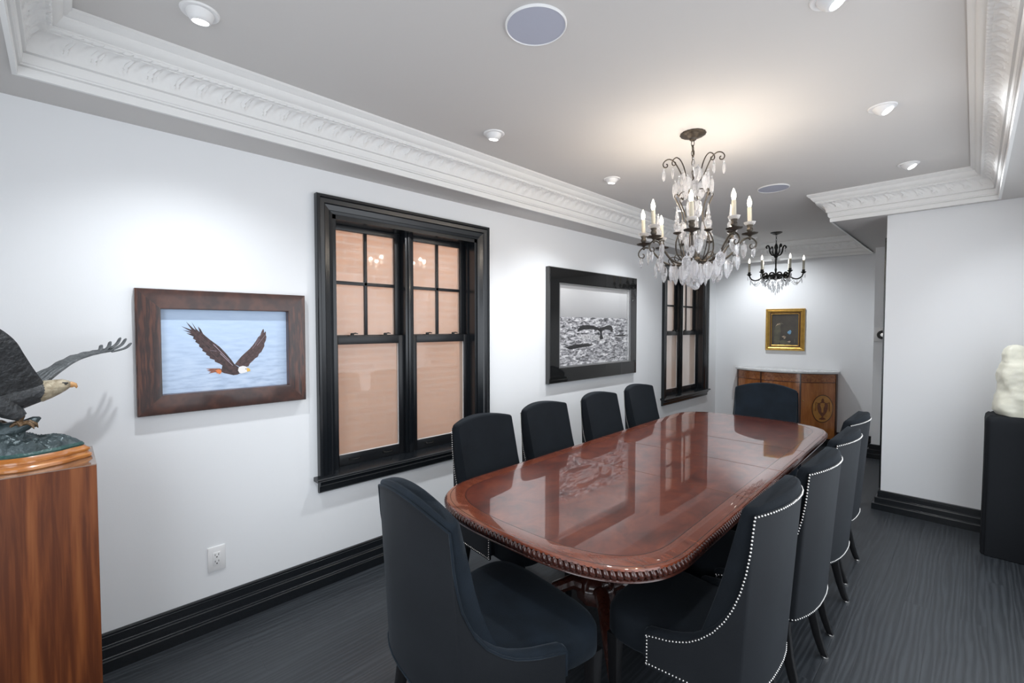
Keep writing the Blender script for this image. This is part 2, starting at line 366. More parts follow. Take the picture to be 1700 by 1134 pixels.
def box(name, a, b, mat, parent=None, bevel=0):
    return MB().box(a, b).build(name, mat, parent, bevel=bevel, smooth=35 if bevel else 0)
def tag(o, label=None, cat=None, group=None, kind=None):
    if label: o['label'] = label
    if cat: o['category'] = cat
    if group: o['group'] = group
    if kind: o['kind'] = kind
    return o
def struct(o, label=None): o['kind'] = 'structure'; return tag(o, label)
def empty(name, loc=(0, 0, 0), rz=0):
    o = bpy.data.objects.new(name, None); COL.objects.link(o); o.location = loc; o.rotation_euler = (0, 0, rz); o.empty_display_size = 0.1
    return o
def copy_tree(o, parent=None):
    c = o.copy(); COL.objects.link(c)
    if parent: c.parent = parent
    for ch in list(o.children): copy_tree(ch, c)
    return c
def lerp(a, b, t): return a + (b - a) * t
def interp(tab, x):
    if x <= tab[0][0]: return tab[0][1]
    for (a, b), (c, d) in zip(tab, tab[1:]):
        if x <= c: return lerp(b, d, (x - a) / (c - a))
    return tab[-1][1]

# ================================================================ ROOM SHELL
LX, RX, NY, FY = 0.0, 3.15, -0.72, 5.0
W1 = (1.18, 2.345); W2 = (5.50, 6.665); WZ = (0.64, 2.265)
struct(box('floor', (-0.02, -0.9, -0.12), (4.4, 7.6, 0), 'floor'))
wl = MB()
wl.box((-0.2, -0.9, -0.1), (0, 7.3, WZ[0])); wl.box((-0.2, -0.9, WZ[1]), (0, 7.3, 2.9))
for a, b in ((-0.9, W1[0]), (W1[1], W2[0]), (W2[1], 7.3)): wl.box((-0.2, a, WZ[0]), (0, b, WZ[1]))
struct(wl.build('wall_left', 'wall', smooth=0))
BU = Vector((1.93, 0.27, 0)).normalized(); BN = Vector((-BU.y, BU.x, 0)); B0 = Vector((0, 7.13, 0))
def bw(u, v, z): p = B0 + BU * u - BN * v; return (p.x, p.y, z)     # v = distance out of the back wall
def bwbox(mb, u0, u1, v0, v1, z0, z1):
    return mb.add([bw(u0, v1, z0), bw(u1, v1, z0), bw(u1, v0, z0), bw(u0, v0, z0), bw(u0, v1, z1), bw(u1, v1, z1), bw(u1, v0, z1), bw(u0, v0, z1)],
                  [(0, 3, 2, 1), (4, 5, 6, 7), (0, 1, 5, 4), (1, 2, 6, 5), (2, 3, 7, 6), (3, 0, 4, 7)])
struct(bwbox(MB(), -0.1, 2.3, -0.12, 0, -0.1, 2.9).build('wall_back', 'wall', smooth=0))
struct(MB().box((1.935, 6.9, -0.1), (4.4, 7.0, 2.9)).box((1.935, 7.0, -0.1), (2.0, 7.43, 2.9)).build('wall_passage', 'wall', smooth=0))
struct(box('wall_front', (2.24, 5.0, -0.1), (4.4, 5.12, 2.9), 'wall'))
def holed(name, f, a0, a1, b0, b1, o):
    m_ = MB(); m_.box(f(a0, b0, 0), f(o[0], b1, 1)); m_.box(f(o[1], b0, 0), f(a1, b1, 1)); m_.box(f(o[0], b0, 0), f(o[1], o[2], 1)); m_.box(f(o[0], o[3], 0), f(o[1], b1, 1))
    struct(m_.build(name, 'wall', smooth=0))
holed('wall_right', lambda a, z, t: (RX + 0.12 * t, a, z), -0.85, 5.0, -0.1, 2.9, FILL_HOLE_R)
holed('wall_near', lambda a, z, t: (a, NY - 0.12 * t, z), 0, RX, -0.1, 2.9, FILL_HOLE_N)
struct(box('wall_passage_end', (4.28, 5.12, -0.1), (4.4, 6.9, 2.9), 'wall'))
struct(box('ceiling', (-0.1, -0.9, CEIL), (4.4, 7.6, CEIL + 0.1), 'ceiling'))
# dropped soffit around the tray
sf = MB()
sf.box((0, NY, SOFF), (0.283, 7.1, CEIL)); sf.box((0.283, NY, SOFF), (2.89, -0.11, CEIL)); sf.box((2.89, NY, SOFF), (RX, 5.0, CEIL))
sf.box((1.87, 4.86, SOFF), (2.89, 5.0, CEIL)); sf.box((1.87, 5.0, SOFF), (4.28, 6.9, CEIL)); sf.box((1.87, 6.9, SOFF), (1.935, 7.38, CEIL))
sf.add([(0.283, 7.05, SOFF), (1.87, 7.30, SOFF), (1.87, 7.38, SOFF), (0.283, 7.15, SOFF), (0.283, 7.05, CEIL), (1.87, 7.30, CEIL), (1.87, 7.38, CEIL), (0.283, 7.15, CEIL)],
       [(0, 3, 2, 1), (4, 5, 6, 7), (0, 1, 5, 4), (1, 2, 6, 5), (2, 3, 7, 6), (3, 0, 4, 7)])
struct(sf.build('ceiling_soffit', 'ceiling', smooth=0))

# ---- crown moulding
PROF = [(-0.004, -0.018), (0.010, -0.018), (0.012, 0.010), (0.006, 0.012), (0.006, 0.016), (0.018, 0.019), (0.018, 0.025), (0.023, 0.028), (0.027, 0.056), (0.022, 0.058), (0.022, 0.062),
        (0.036, 0.065), (0.036, 0.071)]
COVE = [(0.036 + 0.052 * (1 - math.cos(a * PI / 2)), 0.074 + 0.062 * math.sin(a * PI / 2)) for a in [k / 14 for k in range(15)]]
BEAD = [(0.090 + 0.016 * k / 6, 0.138 + 0.012 * k / 6) for k in range(7)]
TOPP = [(0.102, 0.153), (0.102, 0.157), (0.116, 0.160), (0.134, 0.184), (0.134, 0.188), (0.134, 0.191), (0.146, 0.195), (0.152, 0.205), (0.158, 0.208), (0.158, 0.222)]
FULL = PROF + COVE + BEAD + TOPP
def crown_disp(k, s):
    """relief (outward from the moulding face) at profile index k, arc length s"""
    a = len(PROF); b = a + len(COVE); c = b + len(BEAD)
    if a <= k < b:
        t = (k - a) / (len(COVE) - 1)
        per = 0.088; x = (s / per) % 1.0 - 0.5
        h = 0.0
        # broad leaf, leaning, with ribs; narrower towards its tip
        wd = 0.40 * (1 - 0.55 * t) 
        xx = x + 0.10 * math.sin(t * PI)
        if abs(xx) < wd:
            h = 0.013 * (1 - (xx / wd) ** 2) * math.sin(PI * min(1, t * 1.05)) ** 0.5
            h *= 0.66 + 0.34 * math.cos(xx * 52 + t * 6)
        x2 = ((s / per) + 0.5) % 1.0 - 0.5
        if abs(x2) < 0.17 * (t ** 0.5): h = max(h, 0.006 * (1 - (x2 / 0.17) ** 2) * t)
        return h
    if b <= k < c:
        t = (k - b) / (len(BEAD) - 1); per = 0.03
        x = ((s / per) + t * 0.5) % 1.0 - 0.5
        return 0.010 * math.sqrt(max(0, 1 - (x * 2.15) ** 2)) * math.sin(PI * t)
    return 0
def crown(name, A, B, mA, mB, nrm):
    A, B = Vector(A), Vector(B); L = (B - A).length; n = max(2, int(L / 0.0065))
    mb = MB(); K = len(FULL); vs = []; fs = []
    for i in range(n + 1):
        t = i / n; base = A.lerp(B, t)
        for k, (p, z) in enumerate(FULL):
            d = crown_disp(k, L * t) * min(1, L * t / 0.05, L * (1 - t) / 0.05); q = p + d * 0.75; zz = z - d * 0.65
            # mitred: offset p moves the section by p*mitre vector at each end
            pos = (A + mA * q).lerp(B + mB * q, t)
            vs.append((pos.x, pos.y, SOFF + zz))
    fs = [(i * K + k, (i + 1) * K + k, (i + 1) * K + k + 1, i * K + k + 1) for i in range(n) for k in range(K - 1)]
    mb.add(vs, fs)
    return struct(mb.build(name, 'crown', smooth=50))
TR = [(0.283, -0.11), (2.89, -0.11), (2.89, 4.86), (1.87, 4.86), (1.87, 7.30), (0.283, 7.05)]
TRv = [Vector((x, y, 0)) for x, y in TR]
def mitre(i):
    p, a, b = TRv[i], TRv[i - 1], TRv[(i + 1) % len(TRv)]
    d0 = (p - a).normalized(); d1 = (b - p).normalized()
    n0 = Vector((-d0.y, d0.x, 0)); n1 = Vector((-d1.y, d1.x, 0)); m = (n0 + n1)
    return m / (1 + n0.dot(n1))
mit = [mitre(i) for i in range(len(TRv))]
for i in range(len(TRv)):
    j = (i + 1) % len(TRv)
    crown('trim_%d' % (i + 1), TRv[i], TRv[j], mit[i], mit[j], None)

# ---- baseboards
BP = [(0, 0.163), (0.010, 0.163), (0.014, 0.158), (0.014, 0.150), (0.018, 0.148), (0.018, 0.110), (0.022, 0.1075), (0.032, 0.1055), (0.036, 0.101), (0.036, 0.060), (0.040, 0.0575), (0.050, 0.0555), (0.054, 0.051), (0.054, 0.0), (0, 0)]
def baseboard(name, path):
    """path: list of (x,y) with room on the LEFT of travel direction"""
    P = [Vector((x, y, 0)) for x, y in path]; R = []
    for i, p in enumerate(P):
        if i == 0: d0 = d1 = (P[1] - p).normalized()
        elif i == len(P) - 1: d0 = d1 = (p - P[i - 1]).normalized()
        else: d0 = (p - P[i - 1]).normalized(); d1 = (P[i + 1] - p).normalized()
        n0 = Vector((-d0.y, d0.x, 0)); n1 = Vector((-d1.y, d1.x, 0)); m = (n0 + n1) / (1 + n0.dot(n1))
        R.append([(p.x + m.x * q, p.y + m.y * q, z) for q, z in BP])
    return struct(MB().rings(R).build(name, 'black_trim', smooth=20))
baseboard('baseboard_left', [(0, 7.13), (0, NY)])
baseboard('baseboard_back', [bw(1.95, 0, 0)[:2], (0, 7.13)])
baseboard('baseboard_passage', [(4.28, 6.9), (1.935, 6.9), (1.935, 7.35)])
baseboard('baseboard_front', [(RX, 5.0), (2.24, 5.0), (2.24, 5.12), (4.28, 5.12)])
baseboard('baseboard_right', [(RX, NY), (RX, 5.0)])
baseboard('baseboard_near', [(0, NY), (RX, NY)])
# black door casing on the passage end of the front wall
struct(MB().box((2.222, 5.055, 0.163), (2.24, 5.135, 2.335)).box((2.228, 5.045, 0.163), (2.24, 5.055, 2.335)).build('trim_7', 'black_trim', smooth=0))

# ================================================================ WINDOWS
def window(name, y0, y1):
    e = empty(name, (0, y0, 0)); struct(e)
    L = y1 - y0
    def part(nm, mb, mat, **k): return mb.build(nm, mat, e, **k)
    # casing with stepped profile (in local y)
    mb = MB()
    z0, z1 = WZ[0] + 0.02, WZ[1]
    prof = [(0.0, 0.0), (0.0, 0.012), (0.016, 0.018), (0.020, 0.014), (0.050, 0.022), (0.056, 0.030), (0.080, 0.034), (0.086, 0.044), (0.100, 0.044), (0.104, 0.038), (0.104, 0.0)]
    rings = []
    for yy, zz, sy, sz in ((0, z0, -1, 0), (0, z1, -1, 1), (L, z1, 1, 1), (L, z0, 1, 0)):
        rings.append([(x, yy + sy * (q - 0.004), zz + sz * (q - 0.004)) for q, x in prof])
    mb.rings(rings); part('casing', mb, 'black_trim', smooth=20)
    # jamb liner
    mb = MB(); J = 0.028
    mb.box((-0.19, 0, WZ[0]), (0.004, J, z1)); mb.box((-0.19, L - J, WZ[0]), (0.004, L, z1)); mb.box((-0.19, 0, z1 - 0.03), (0.004, L, z1))
    for s in (J, L - J - 0.012): mb.box((-0.165, s, WZ[0]), (-0.150, s + 0.012, z1)); mb.box((-0.088, s, WZ[0]), (-0.072, s + 0.012, z1))
    part('jamb', mb, 'black_trim', smooth=0)
    # stool and apron
    mb = MB(); mb.add(*extr([(-0.19, 0.668), (-0.19, 0.64), (0.058, 0.64), (0.066, 0.648), (0.066, 0.654), (0.058, 0.660), (0.0, 0.664), (-0.03, 0.668)], -0.125, L + 0.125))
    part('stool', mb, 'black_trim', smooth=20)
    mb = MB(); mb.add(*extr([(0, 0.64), (0.046, 0.64), (0.040, 0.615), (0.028, 0.600), (0.028, 0.572), (0.020, 0.564), (0, 0.564)], -0.10, L + 0.10))
    part('apron', mb, 'black_trim', smooth=20)
    mid = L / 2
    mb = MB(); mb.box((-0.185, mid - 0.032, 0.66), (-0.055, mid + 0.032, z1 - 0.03)); mb.box((-0.055, mid - 0.012, 0.66), (-0.045, mid + 0.012, z1 - 0.03))
    part('mullion', mb, 'black_trim', bevel=0.002)
    for a, b in ((J, mid - 0.032), (mid + 0.032, L - J)):
        def rail(mb, x0, x1, zb, zt, st, rb, rt):
            mb.box((x0, a, zb), (x1, a + st, zt)); mb.box((x0, b - st, zb), (x1, b, zt))
            mb.box((x0, a + st, zb), (x1, b - st, zb + rb)); mb.box((x0, a + st, zt - rt), (x1, b - st, zt))
        lo = MB(); rail(lo, -0.115, -0.078, 0.668, 1.512, 0.042, 0.070, 0.055)
        s1 = lo.build('lower_sash', 'sash', e, bevel=0.002)
        MB().box((-0.099, a + 0.042, 0.738), (-0.095, b - 0.042, 1.457)).build('pane', 'frosted', s1, smooth=0)
        # silvery glazing bead just visible round the lower pane
        gb = MB()
        for q in ((a + 0.041, a + 0.044), (b - 0.044, b - 0.041)): gb.box((-0.0945, q[0], 0.738), (-0.088, q[1], 1.457))
        gb.box((-0.0945, a + 0.042, 0.737), (-0.088, b - 0.042, 0.741))
        gb.build('glazing_bead', 'plate', s1, smooth=0)
        up = MB(); rail(up, -0.158, -0.121, 1.462, z1 - 0.03, 0.045, 0.055, 0.035)
        c = (a + b) / 2; zc = 1.86
        up.box((-0.150, c - 0.011, 1.51), (-0.128, c + 0.011, z1 - 0.06)); up.box((-0.150, a + 0.045, zc - 0.011), (-0.128, b - 0.045, zc + 0.011))
        s2 = up.build('upper_sash', 'sash', e, bevel=0.002)
        MB().box((-0.141, a + 0.045, 1.517), (-0.137, b - 0.045, z1 - 0.065)).build('pane', 'frosted', s2, smooth=0)
        for t in (0.28, 0.74):
            y = lerp(a, b, t)
            lk = MB(); lk.box((-0.112, y - 0.028, 1.512), (-0.082, y + 0.028, 1.517)); lk.lathe([(0.012, 0), (0.012, 0.010), (0.007, 0.014)], (-0.097, y, 1.517), 12)
            lk.tube([(-0.097, y, 1.526), (-0.092, y + 0.02, 1.529), (-0.088, y + 0.036, 1.526)], [0.005, 0.005, 0.003], 6)
            lk.build('sash_lock', 'black_iron', e)
            lf = MB(); lf.box((-0.078, y - 0.04, 0.698), (-0.074, y - 0.022, 0.714)); lf.box((-0.078, y + 0.022, 0.698), (-0.074, y + 0.04, 0.714))
            lf.tube([(-0.076, y - 0.032, 0.706), (-0.064, y - 0.022, 0.704), (-0.062, y, 0.703), (-0.064, y + 0.022, 0.704), (-0.076, y + 0.032, 0.706)], 0.0035, 6)
            lf.build('sash_lift', 'black_iron', e)
    return e
def extr(sec, y0, y1):
    n = len(sec); vs = [(x, y0, z) for x, z in sec] + [(x, y1, z) for x, z in sec]
    return vs, [tuple(range(n)), tuple(reversed(range(n, 2 * n)))] + [(i, (i + 1) % n, n + (i + 1) % n, n + i) for i in range(n)]
window('window_1', *W1); window('window_2', *W2)
# outside: brick wall of the neighbouring house and the ground between
struct(box('wall_neighbour', (-1.75, -3, -0.4), (-1.6, 5.6, 3.4), 'brick'))
struct(box('wall_neighbour', (-1.75, 5.6, -0.4), (-1.6, 16, 3.4), 'render_wall'))
struct(box('ground', (-1.6, -3, -0.5), (-0.2, 16, -0.3), 'concrete'))

# ================================================================ TABLE
TC = Vector((1.452, 2.82, 0)); TROT = math.radians(1.7)
tb = empty('dining_table', TC, TROT)
tag(tb, 'long polished mahogany dining table with rounded ends and carved rope edge', 'table')
TA, TL, TBR = 0.597, 1.62, 0.45
def table_outline(off=0.0, n=28):
    pts = []
    a, b, L = TA + off, TBR + off, TL + off
    q = []
    for k in range(n + 1):
        t = PI / 2 * k / n
        q.append((a * math.cos(t) ** (2 / 3.0), (L - b) + b * math.sin(t) ** (2 / 3.0)))
    pts = q + [(-x, y) for x, y in reversed(q[:-1])] + [(-x, -y) for x, y in q] + [(x, -y) for x, y in reversed(q[:-1])]
    out = []
    for p in pts:
        if not out or (Vector(p) - Vector(out[-1])).length > 1e-4: out.append(p)
    return out
def resample(pts, step):
    P = pts + [pts[0]]; L = [0]
    for a, b in zip(P, P[1:]): L.append(L[-1] + (Vector(a) - Vector(b)).length)
    n = int(L[-1] / step); out = []; j = 0
    for i in range(n):
        s = L[-1] * i / n
        while L[j + 1] < s: j += 1
        t = (s - L[j]) / (L[j + 1] - L[j]); out.append((lerp(P[j][0], P[j + 1][0], t), lerp(P[j][1], P[j + 1][1], t)))
    return out
def ring_at(off, z):
    return [(x, y, z) for x, y in table_outline(off)]
# leaves of the top: end, three extension leaves, end, with the field and a crossband around the rim
jy = [-1.62, -0.53, 0.0, 0.53, 1.62]
mb = MB(); o_in = table_outline(-0.088); n = len(o_in)
mb.add([(x, y, 0.7606) for x, y in o_in], [tuple(range(n))])
mb.build('tabletop_field', 'mah', tb, smooth=0)
mb = MB(); mb.rings([ring_at(-0.088, 0.7604), ring_at(-0.02, 0.7604), ring_at(-0.008, 0.758), ring_at(-0.004, 0.752), ring_at(-0.03, 0.735), ring_at(-0.03, 0.722), ring_at(-0.3, 0.722)], cap=False)
mb.build('crossbanding', 'mah_band', tb, smooth=40)
mb = MB(); mb.rings([ring_at(-0.0895, 0.7608), ring_at(-0.088, 0.7609), ring_at(-0.0865, 0.7608)], cap=False)
mb.rings([ring_at(-0.0235, 0.7606), ring_at(-0.022, 0.7608), ring_at(-0.0205, 0.7606)], cap=False)
mb.build('string_inlay', 'seam_dark', tb)
for y in (-0.54, 0.02, 0.58):
    MB().box((-TA + 0.01, y - 0.0010, 0.7600), (TA - 0.01, y + 0.0010, 0.7612)).build('leaf_joint', 'seam', tb, smooth=0)
# carved gadroon edge
mb = MB(); gp = resample(table_outline(-0.014), 0.0225); n = len(gp)
for i, (x, y) in enumerate(gp):
    a, b = gp[i - 1], gp[(i + 1) % n]
    t = Vector((b[0] - a[0], b[1] - a[1], 0)).normalized(); nn = Vector((t.y, -t.x, 0))
    if nn.dot(Vector((x, y * 0.3, 0))) < 0: nn = -nn
    c = Vector((x, y, 0.738)); pts = []
    for k in range(6):
        u = k / 5 - 0.5
        pts.append(c + nn * (0.016 * math.cos(u * PI) - 0.006) + Vector((0, 0, -u * 0.034)) + t * (u * 0.018))
    mb.tube(pts, [0.004, 0.0095, 0.0115, 0.0115, 0.0095, 0.004], 7)
mb.rings([ring_at(-0.014, 0.752), ring_at(-0.016, 0.722), ring_at(-0.004, 0.719), ring_at(-0.002, 0.714), ring_at(-0.006, 0.710), ring_at(-0.05, 0.708)], cap=False)
mb.build('gadrooned_edge', 'mah_dark', tb, smooth=60)
mb = MB(); mb.rings([ring_at(-0.09, 0.722), ring_at(-0.09, 0.66), ring_at(-0.12, 0.66), ring_at(-0.12, 0.722)], cap=False)
mb.build('apron', 'mah_dark', tb)
for sy in (-0.95, 0.95):
    mb = MB(); mb.lathe([(0.16, 0.722), (0.16, 0.705), (0.07, 0.69), (0.055, 0.66), (0.075, 0.63), (0.05, 0.60), (0.048, 0.56), (0.085, 0.50), (0.095, 0.44), (0.075, 0.37), (0.05, 0.34), (0.085, 0.31), (0.10, 0.27), (0.09, 0.22), (0.04, 0.20)], (0, sy, 0), 32, lobes=8, lobe=0.05)
    pd = mb.build('pedestal', 'mah_dark', tb)
    for k in range(4):
        a = PI / 4 + k * PI / 2; dx, dy = math.cos(a), math.sin(a); mb = MB()
        pts = [(dx * r, sy + dy * r, z) for r, z in ((0.05, 0.27), (0.12, 0.30), (0.2, 0.27), (0.28, 0.17), (0.35, 0.08), (0.42, 0.045), (0.47, 0.035))]
        mb.tube(pts, [0.035, 0.036, 0.034, 0.028, 0.022, 0.022, 0.018], 10)
        lg = mb.build('leg', 'mah_dark', tb)
        mb = MB(); mb.lathe([(0.021, 0.0), (0.024, 0.01), (0.022, 0.03), (0.014, 0.04)], (dx * 0.475, sy + dy * 0.475, 0), 12); mb.build('brass_caster', 'brass', lg)

# ================================================================ CHAIRS
SIDE = [  # (y at bottom, y at top edge, z of top edge): front of wing -> back corner
    (0.083, 0.083, 0.460), (0.045, 0.045, 0.467), (0.006, 0.004, 0.475), (-0.035, -0.030, 0.486), (-0.075, -0.068, 0.503), (-0.11, -0.105, 0.530),
    (-0.14, -0.145, 0.570), (-0.165, -0.180, 0.620), (-0.182, -0.206, 0.672), (-0.196, -0.228, 0.735), (-0.206, -0.243, 0.80), (-0.214, -0.254, 0.87), (-0.220, -0.260, 0.94), (-0.225, -0.264, 0.985)]
def chair_columns(head):
    hw = 0.262 if head else 0.232          # half width at the back top
    arch = 0.05 if head else 0.014; bulge_t = 0.035 if head else 0.06
    zt0 = 0.965 if head else 0.985
    cols = []
    for k, (yb, yt, zt) in enumerate(SIDE):
        f = k / (len(SIDE) - 1)
        xb = lerp(hw + 0.035, hw + 0.012, f); xt = lerp(hw + 0.035, hw, f ** 0.8)
        cols.append(((xb, yb), (xt, yt), zt * (zt0 / 0.985 if k > 8 else 1), 'side'))
    N = 12; mid = []
    for k in range(1, N):
        th = PI * k / N; c = math.cos(th)
        x = c * (hw) ; xb = c * (hw + 0.012)
        yt = -0.264 - bulge_t * (1 - abs(c) ** 2.2); yb = -0.225 - 0.05 * (1 - abs(c) ** 2.6)
        mid.append(((xb, yb), (x, yt), zt0 + arch * (1 - abs(c) ** 2), 'back'))
    right = [(( -a[0], a[1]), (-b[0], b[1]), z, s) for a, b, z, s in reversed(cols)]
    return cols + mid + right
def zbot(y): return interp([(-0.3, 0.372), (-0.2, 0.362), (-0.08, 0.352), (0.09, 0.342)], y)
def make_chair(name, head):
    e = empty(name)
    C = chair_columns(head); hw = 0.262 if head else 0.232
    vel = 'velvet_head' if head else 'velvet'
    # outer shell of backing cloth: thin curved panel
    def pt(c, t, off=0.0):
        (xb, yb), (xt, yt), zt, s = c
        z = lerp(zbot(yb), zt, t); g = t
        x = lerp(xb, xt, g); y = lerp(yb, yt, g) 
        if off:
            n = Vector((x, (y + 0.05) * (1.0 if s == 'back' else 0.15), 0)); n.normalize(); x -= n.x * off; y -= n.y * off
        return (x, y, z)
    NV = 10; mb = MB()
    outer = [[pt(c, j / NV) for j in range(NV + 1)] for c in C]; inner = [[pt(c, j / NV, 0.014) for j in range(NV + 1)] for c in C]
    R = [o + list(reversed(i)) for o, i in zip(outer, inner)]
    mb.rings(R); mb.build('back_shell', 'backcloth', e, smooth=50)
    # backrest cushion: slab, rounded corners, domed crest
    def yf(z): return interp([(0.40, -0.05), (0.50, -0.085), (0.589, -0.115), (0.66, -0.138), (0.755, -0.166), (0.884, -0.196), (0.99, -0.222), (1.06, -0.235)], z)
    def yr(z): return interp([(0.40, -0.215), (0.7, -0.238), (0.87, -0.2535), (0.99, -0.2625), (1.06, -0.2625)], z)
    arch = 0.055 if head else 0.028; zt0 = 0.965 if head else 0.985; bulge = 0.034 if head else 0.058
    mb = MB(); R = []; cr = 0.06
    PLAN = [(-1 + cr + 2 * (1 - cr) * k / 16, -1) for k in range(17)] + [(1 - cr + cr * math.sin(q * PI / 8), -0.8 - 0.2 * math.cos(q * PI / 8)) for q in range(1, 5)]
    PLAN += [(1, 0)] + [(-x_, -y_) for x_, y_ in PLAN] + [(-1, 0)]
    def ring(z_frac, inset, lift):
        r = []
        for x, yy in PLAN:
            xx = x * (hw - 0.001 - inset); crest = zt0 + 0.004 + arch * (1 - (xx / hw) ** 2)
            z = lerp(0.42, crest, z_frac) + lift
            y0, y1 = yr(z), yf(z)
            sag = (1 - (xx / hw) ** 2)
            y0 -= bulge * sag; y1 -= bulge * sag * (0.35 if not head else 0.2) * (z_frac); y1 += 0.012 * sag * (1 - z_frac)
            ym = (y0 + y1) / 2; h = (y1 - y0) / 2 - inset * 0.9
            r.append((xx, ym + yy * max(h, 0.004), z))
        return r
    for f in [0, 0.15, 0.3, 0.45, 0.6, 0.75, 0.88, 0.96, 1.0]: R.append(ring(f, 0, 0))
    for k in range(1, 6):
        a = k / 5 * PI / 2; R.append(ring(1.0, 0.011 * (1 - math.cos(a)), 0.013 * math.sin(a)))
    mb.rings(R); mb.build('backrest', vel, e, smooth=60)
    # wings: padded strip along the low side
    for sgn in (-1, 1):
        mb = MB(); R = []
        for c in C[:9]:
            (xb, yb), (xt, yt), zt, s = c
            x0, x1 = xt - 0.002, xt - 0.050; y = yt
            if c is C[0]: y -= 0.0
            R.append([(sgn * x0, y, 0.37), (sgn * x0, y, zt + 0.002), (sgn * (x0 - 0.008), y, zt + 0.012), (sgn * (x0 - 0.024), y, zt + 0.016), (sgn * (x1 + 0.008), y, zt + 0.010), (sgn * x1, y, zt - 0.004), (sgn * x1, y, 0.37)])
        R.insert(0, [(p[0], p[1] + 0.010, p[2] - (0.008 if p[2] > 0.4 else 0)) for p in R[0]])
        mb.rings(R); mb.build('wing', vel, e, smooth=60)
    # seat cushion: rounded trapezoid with a dome
    mb = MB(); R = []; N = 48
    def sring(sc, z, dz=0):
        r = []
        for k in range(N):
            a = 2 * PI * k / N; ca, sa = math.cos(a), math.sin(a); p = 0.42
            x = math.copysign(abs(ca) ** p, ca); y = math.copysign(abs(sa) ** p, sa)
            yy = 0.04 + y * 0.255 * sc
            if sa > 0: yy += 0.012 * (1 - x * x) * sc
            wd = lerp(hw - 0.012, hw + 0.024, (yy + 0.2) / 0.5)
            if yy < 0.09: wd = min(wd, hw - 0.002)
            r.append((x * wd * sc, yy, z))
        return r
    for sc, z in ((0.97, 0.352), (1.0, 0.362), (1.0, 0.40), (1.0, 0.425), (0.995, 0.442), (0.97, 0.458), (0.92, 0.468), (0.8, 0.477), (0.6, 0.484), (0.3, 0.488), (0.05, 0.489)): R.append(sring(sc, z))
    mb.rings(R); mb.build('seat', vel, e, smooth=60)
    # legs
    for sgn in (-1, 1):
        mb = MB(); x = sgn * (hw - 0.03); R = []
        for t, y, z, h in ((0, -0.175, 0.372, 0.024), (0, -0.178, 0.30, 0.022), (0, -0.192, 0.20, 0.019), (0, -0.215, 0.10, 0.0165), (0, -0.238, 0.03, 0.015), (0, -0.248, 0.008, 0.014)):
            R.append([(x - h * .8, y - h, z), (x + h * .8, y - h, z), (x + h * .8, y + h, z), (x - h * .8, y + h, z)])
        lg = mb.rings(R).build('leg', 'leg', e, bevel=0.003)
        MB().lathe([(0.015, 0), (0.016, 0.004), (0.014, 0.009)], (x, -0.249, 0), 12).build('glide', 'chrome', lg)
        mb = MB(); x = sgn * (hw - 0.02); R = []
        for z, h in ((0.365, 0.024), (0.2, 0.019), (0.008, 0.014)): R.append([(x - h, 0.245 - h, z), (x + h, 0.245 - h, z), (x + h, 0.245 + h, z), (x - h, 0.245 + h, z)])
        lg = mb.rings(R).build('leg', 'leg', e, bevel=0.003)
        MB().lathe([(0.015, 0), (0.016, 0.004), (0.014, 0.009)], (x, 0.245, 0), 12).build('glide', 'chrome', lg)
    # edge finish: nailheads (side chairs) or self piping (head chairs)
    top = [Vector(pt(c, 1.0)) for c in C]
    bot = [Vector(pt(c, 0.0)) + Vector((0, 0, 0.010)) for c in C]
    def outw(p, s): 
        n = Vector((p.x, (p.y + 0.05) if s == 'back' else 0, 0)); return n.normalized()
    for i, c in enumerate(C):
        top[i] += outw(top[i], c[3]) * 0.001; bot[i] += outw(bot[i], c[3]) * 0.001
        top[i].z -= 0.006
    fr = [(Vector(pt(C[0], 0.06)), Vector(pt(C[0], 0.96))), (Vector(pt(C[-1], 0.06)), Vector(pt(C[-1], 0.96)))]
    if not head:
        mb = MB()
        def nails(path, step=0.0125):
            d = 0; 
            for a, b in zip(path, path[1:]):
                L = (b - a).length; s = -d
                t = (step - d) if d else 0
                while t <= L:
                    p = a.lerp(b, t / L); mb.ball(p, 0.0043, 6, 4); t += step
                d = (L - (t - step))
        nails(top); nails(bot)
        for a, b in fr: nails([a + Vector((0, -0.004, 0)), b + Vector((0, -0.004, 0))])
        mb.build('nailhead_trim', 'chrome', e, smooth=60)
    else:
        mb = MB(); mb.tube([p + Vector((0, 0, 0.004)) for p in top], 0.0042, 6); mb.tube([p - Vector((0, 0, 0.01)) for p in bot], 0.004, 6)
        mb.build('piping', 'velvet_head', e, smooth=60)
        # the end chairs have a deeper, wider seat than the side chairs
        for o in list(e.children) + [g for ch in e.children for g in ch.children]:
            for v in o.data.vertices:
                h = min(1, max(0, (0.64 - v.co.z) / 0.16)); f = min(1.5, max(0, (v.co.y + 0.2) / 0.28))
                v.co.x *= 1 + h * f * 0.12; v.co.y += h * f * 0.065
    return e
proto = make_chair('dining_chair', False)
side_chairs = [
    (0.925, 1.83, -88, 'left', 'dark upholstered dining chair at wall side of the table, nearest the camera'),
    (0.875, 2.45, -89, 'left', 'dark upholstered dining chair at wall side of the table, second from the camera'),
    (0.865, 3.14, -90, 'left', 'dark upholstered dining chair at wall side of the table, below whale photograph right end'),
    (0.825, 3.84, -90, 'left', 'dark upholstered dining chair at wall side of the table, farthest, nearest the far window'),
    (2.050, 1.745, 90, 'right', 'black chair with silver nailheads on right of table, nearest the camera'),
    (2.065, 2.34, 90, 'right', 'black chair with silver nailheads on right of table, second from the camera'),
    (2.050, 2.95, 90, 'right', 'black chair with silver nailheads on right of table, third from the camera'),
    (2.010, 3.57, 90, 'right', 'black chair with silver nailheads on right of table, farthest toward passage'),
]
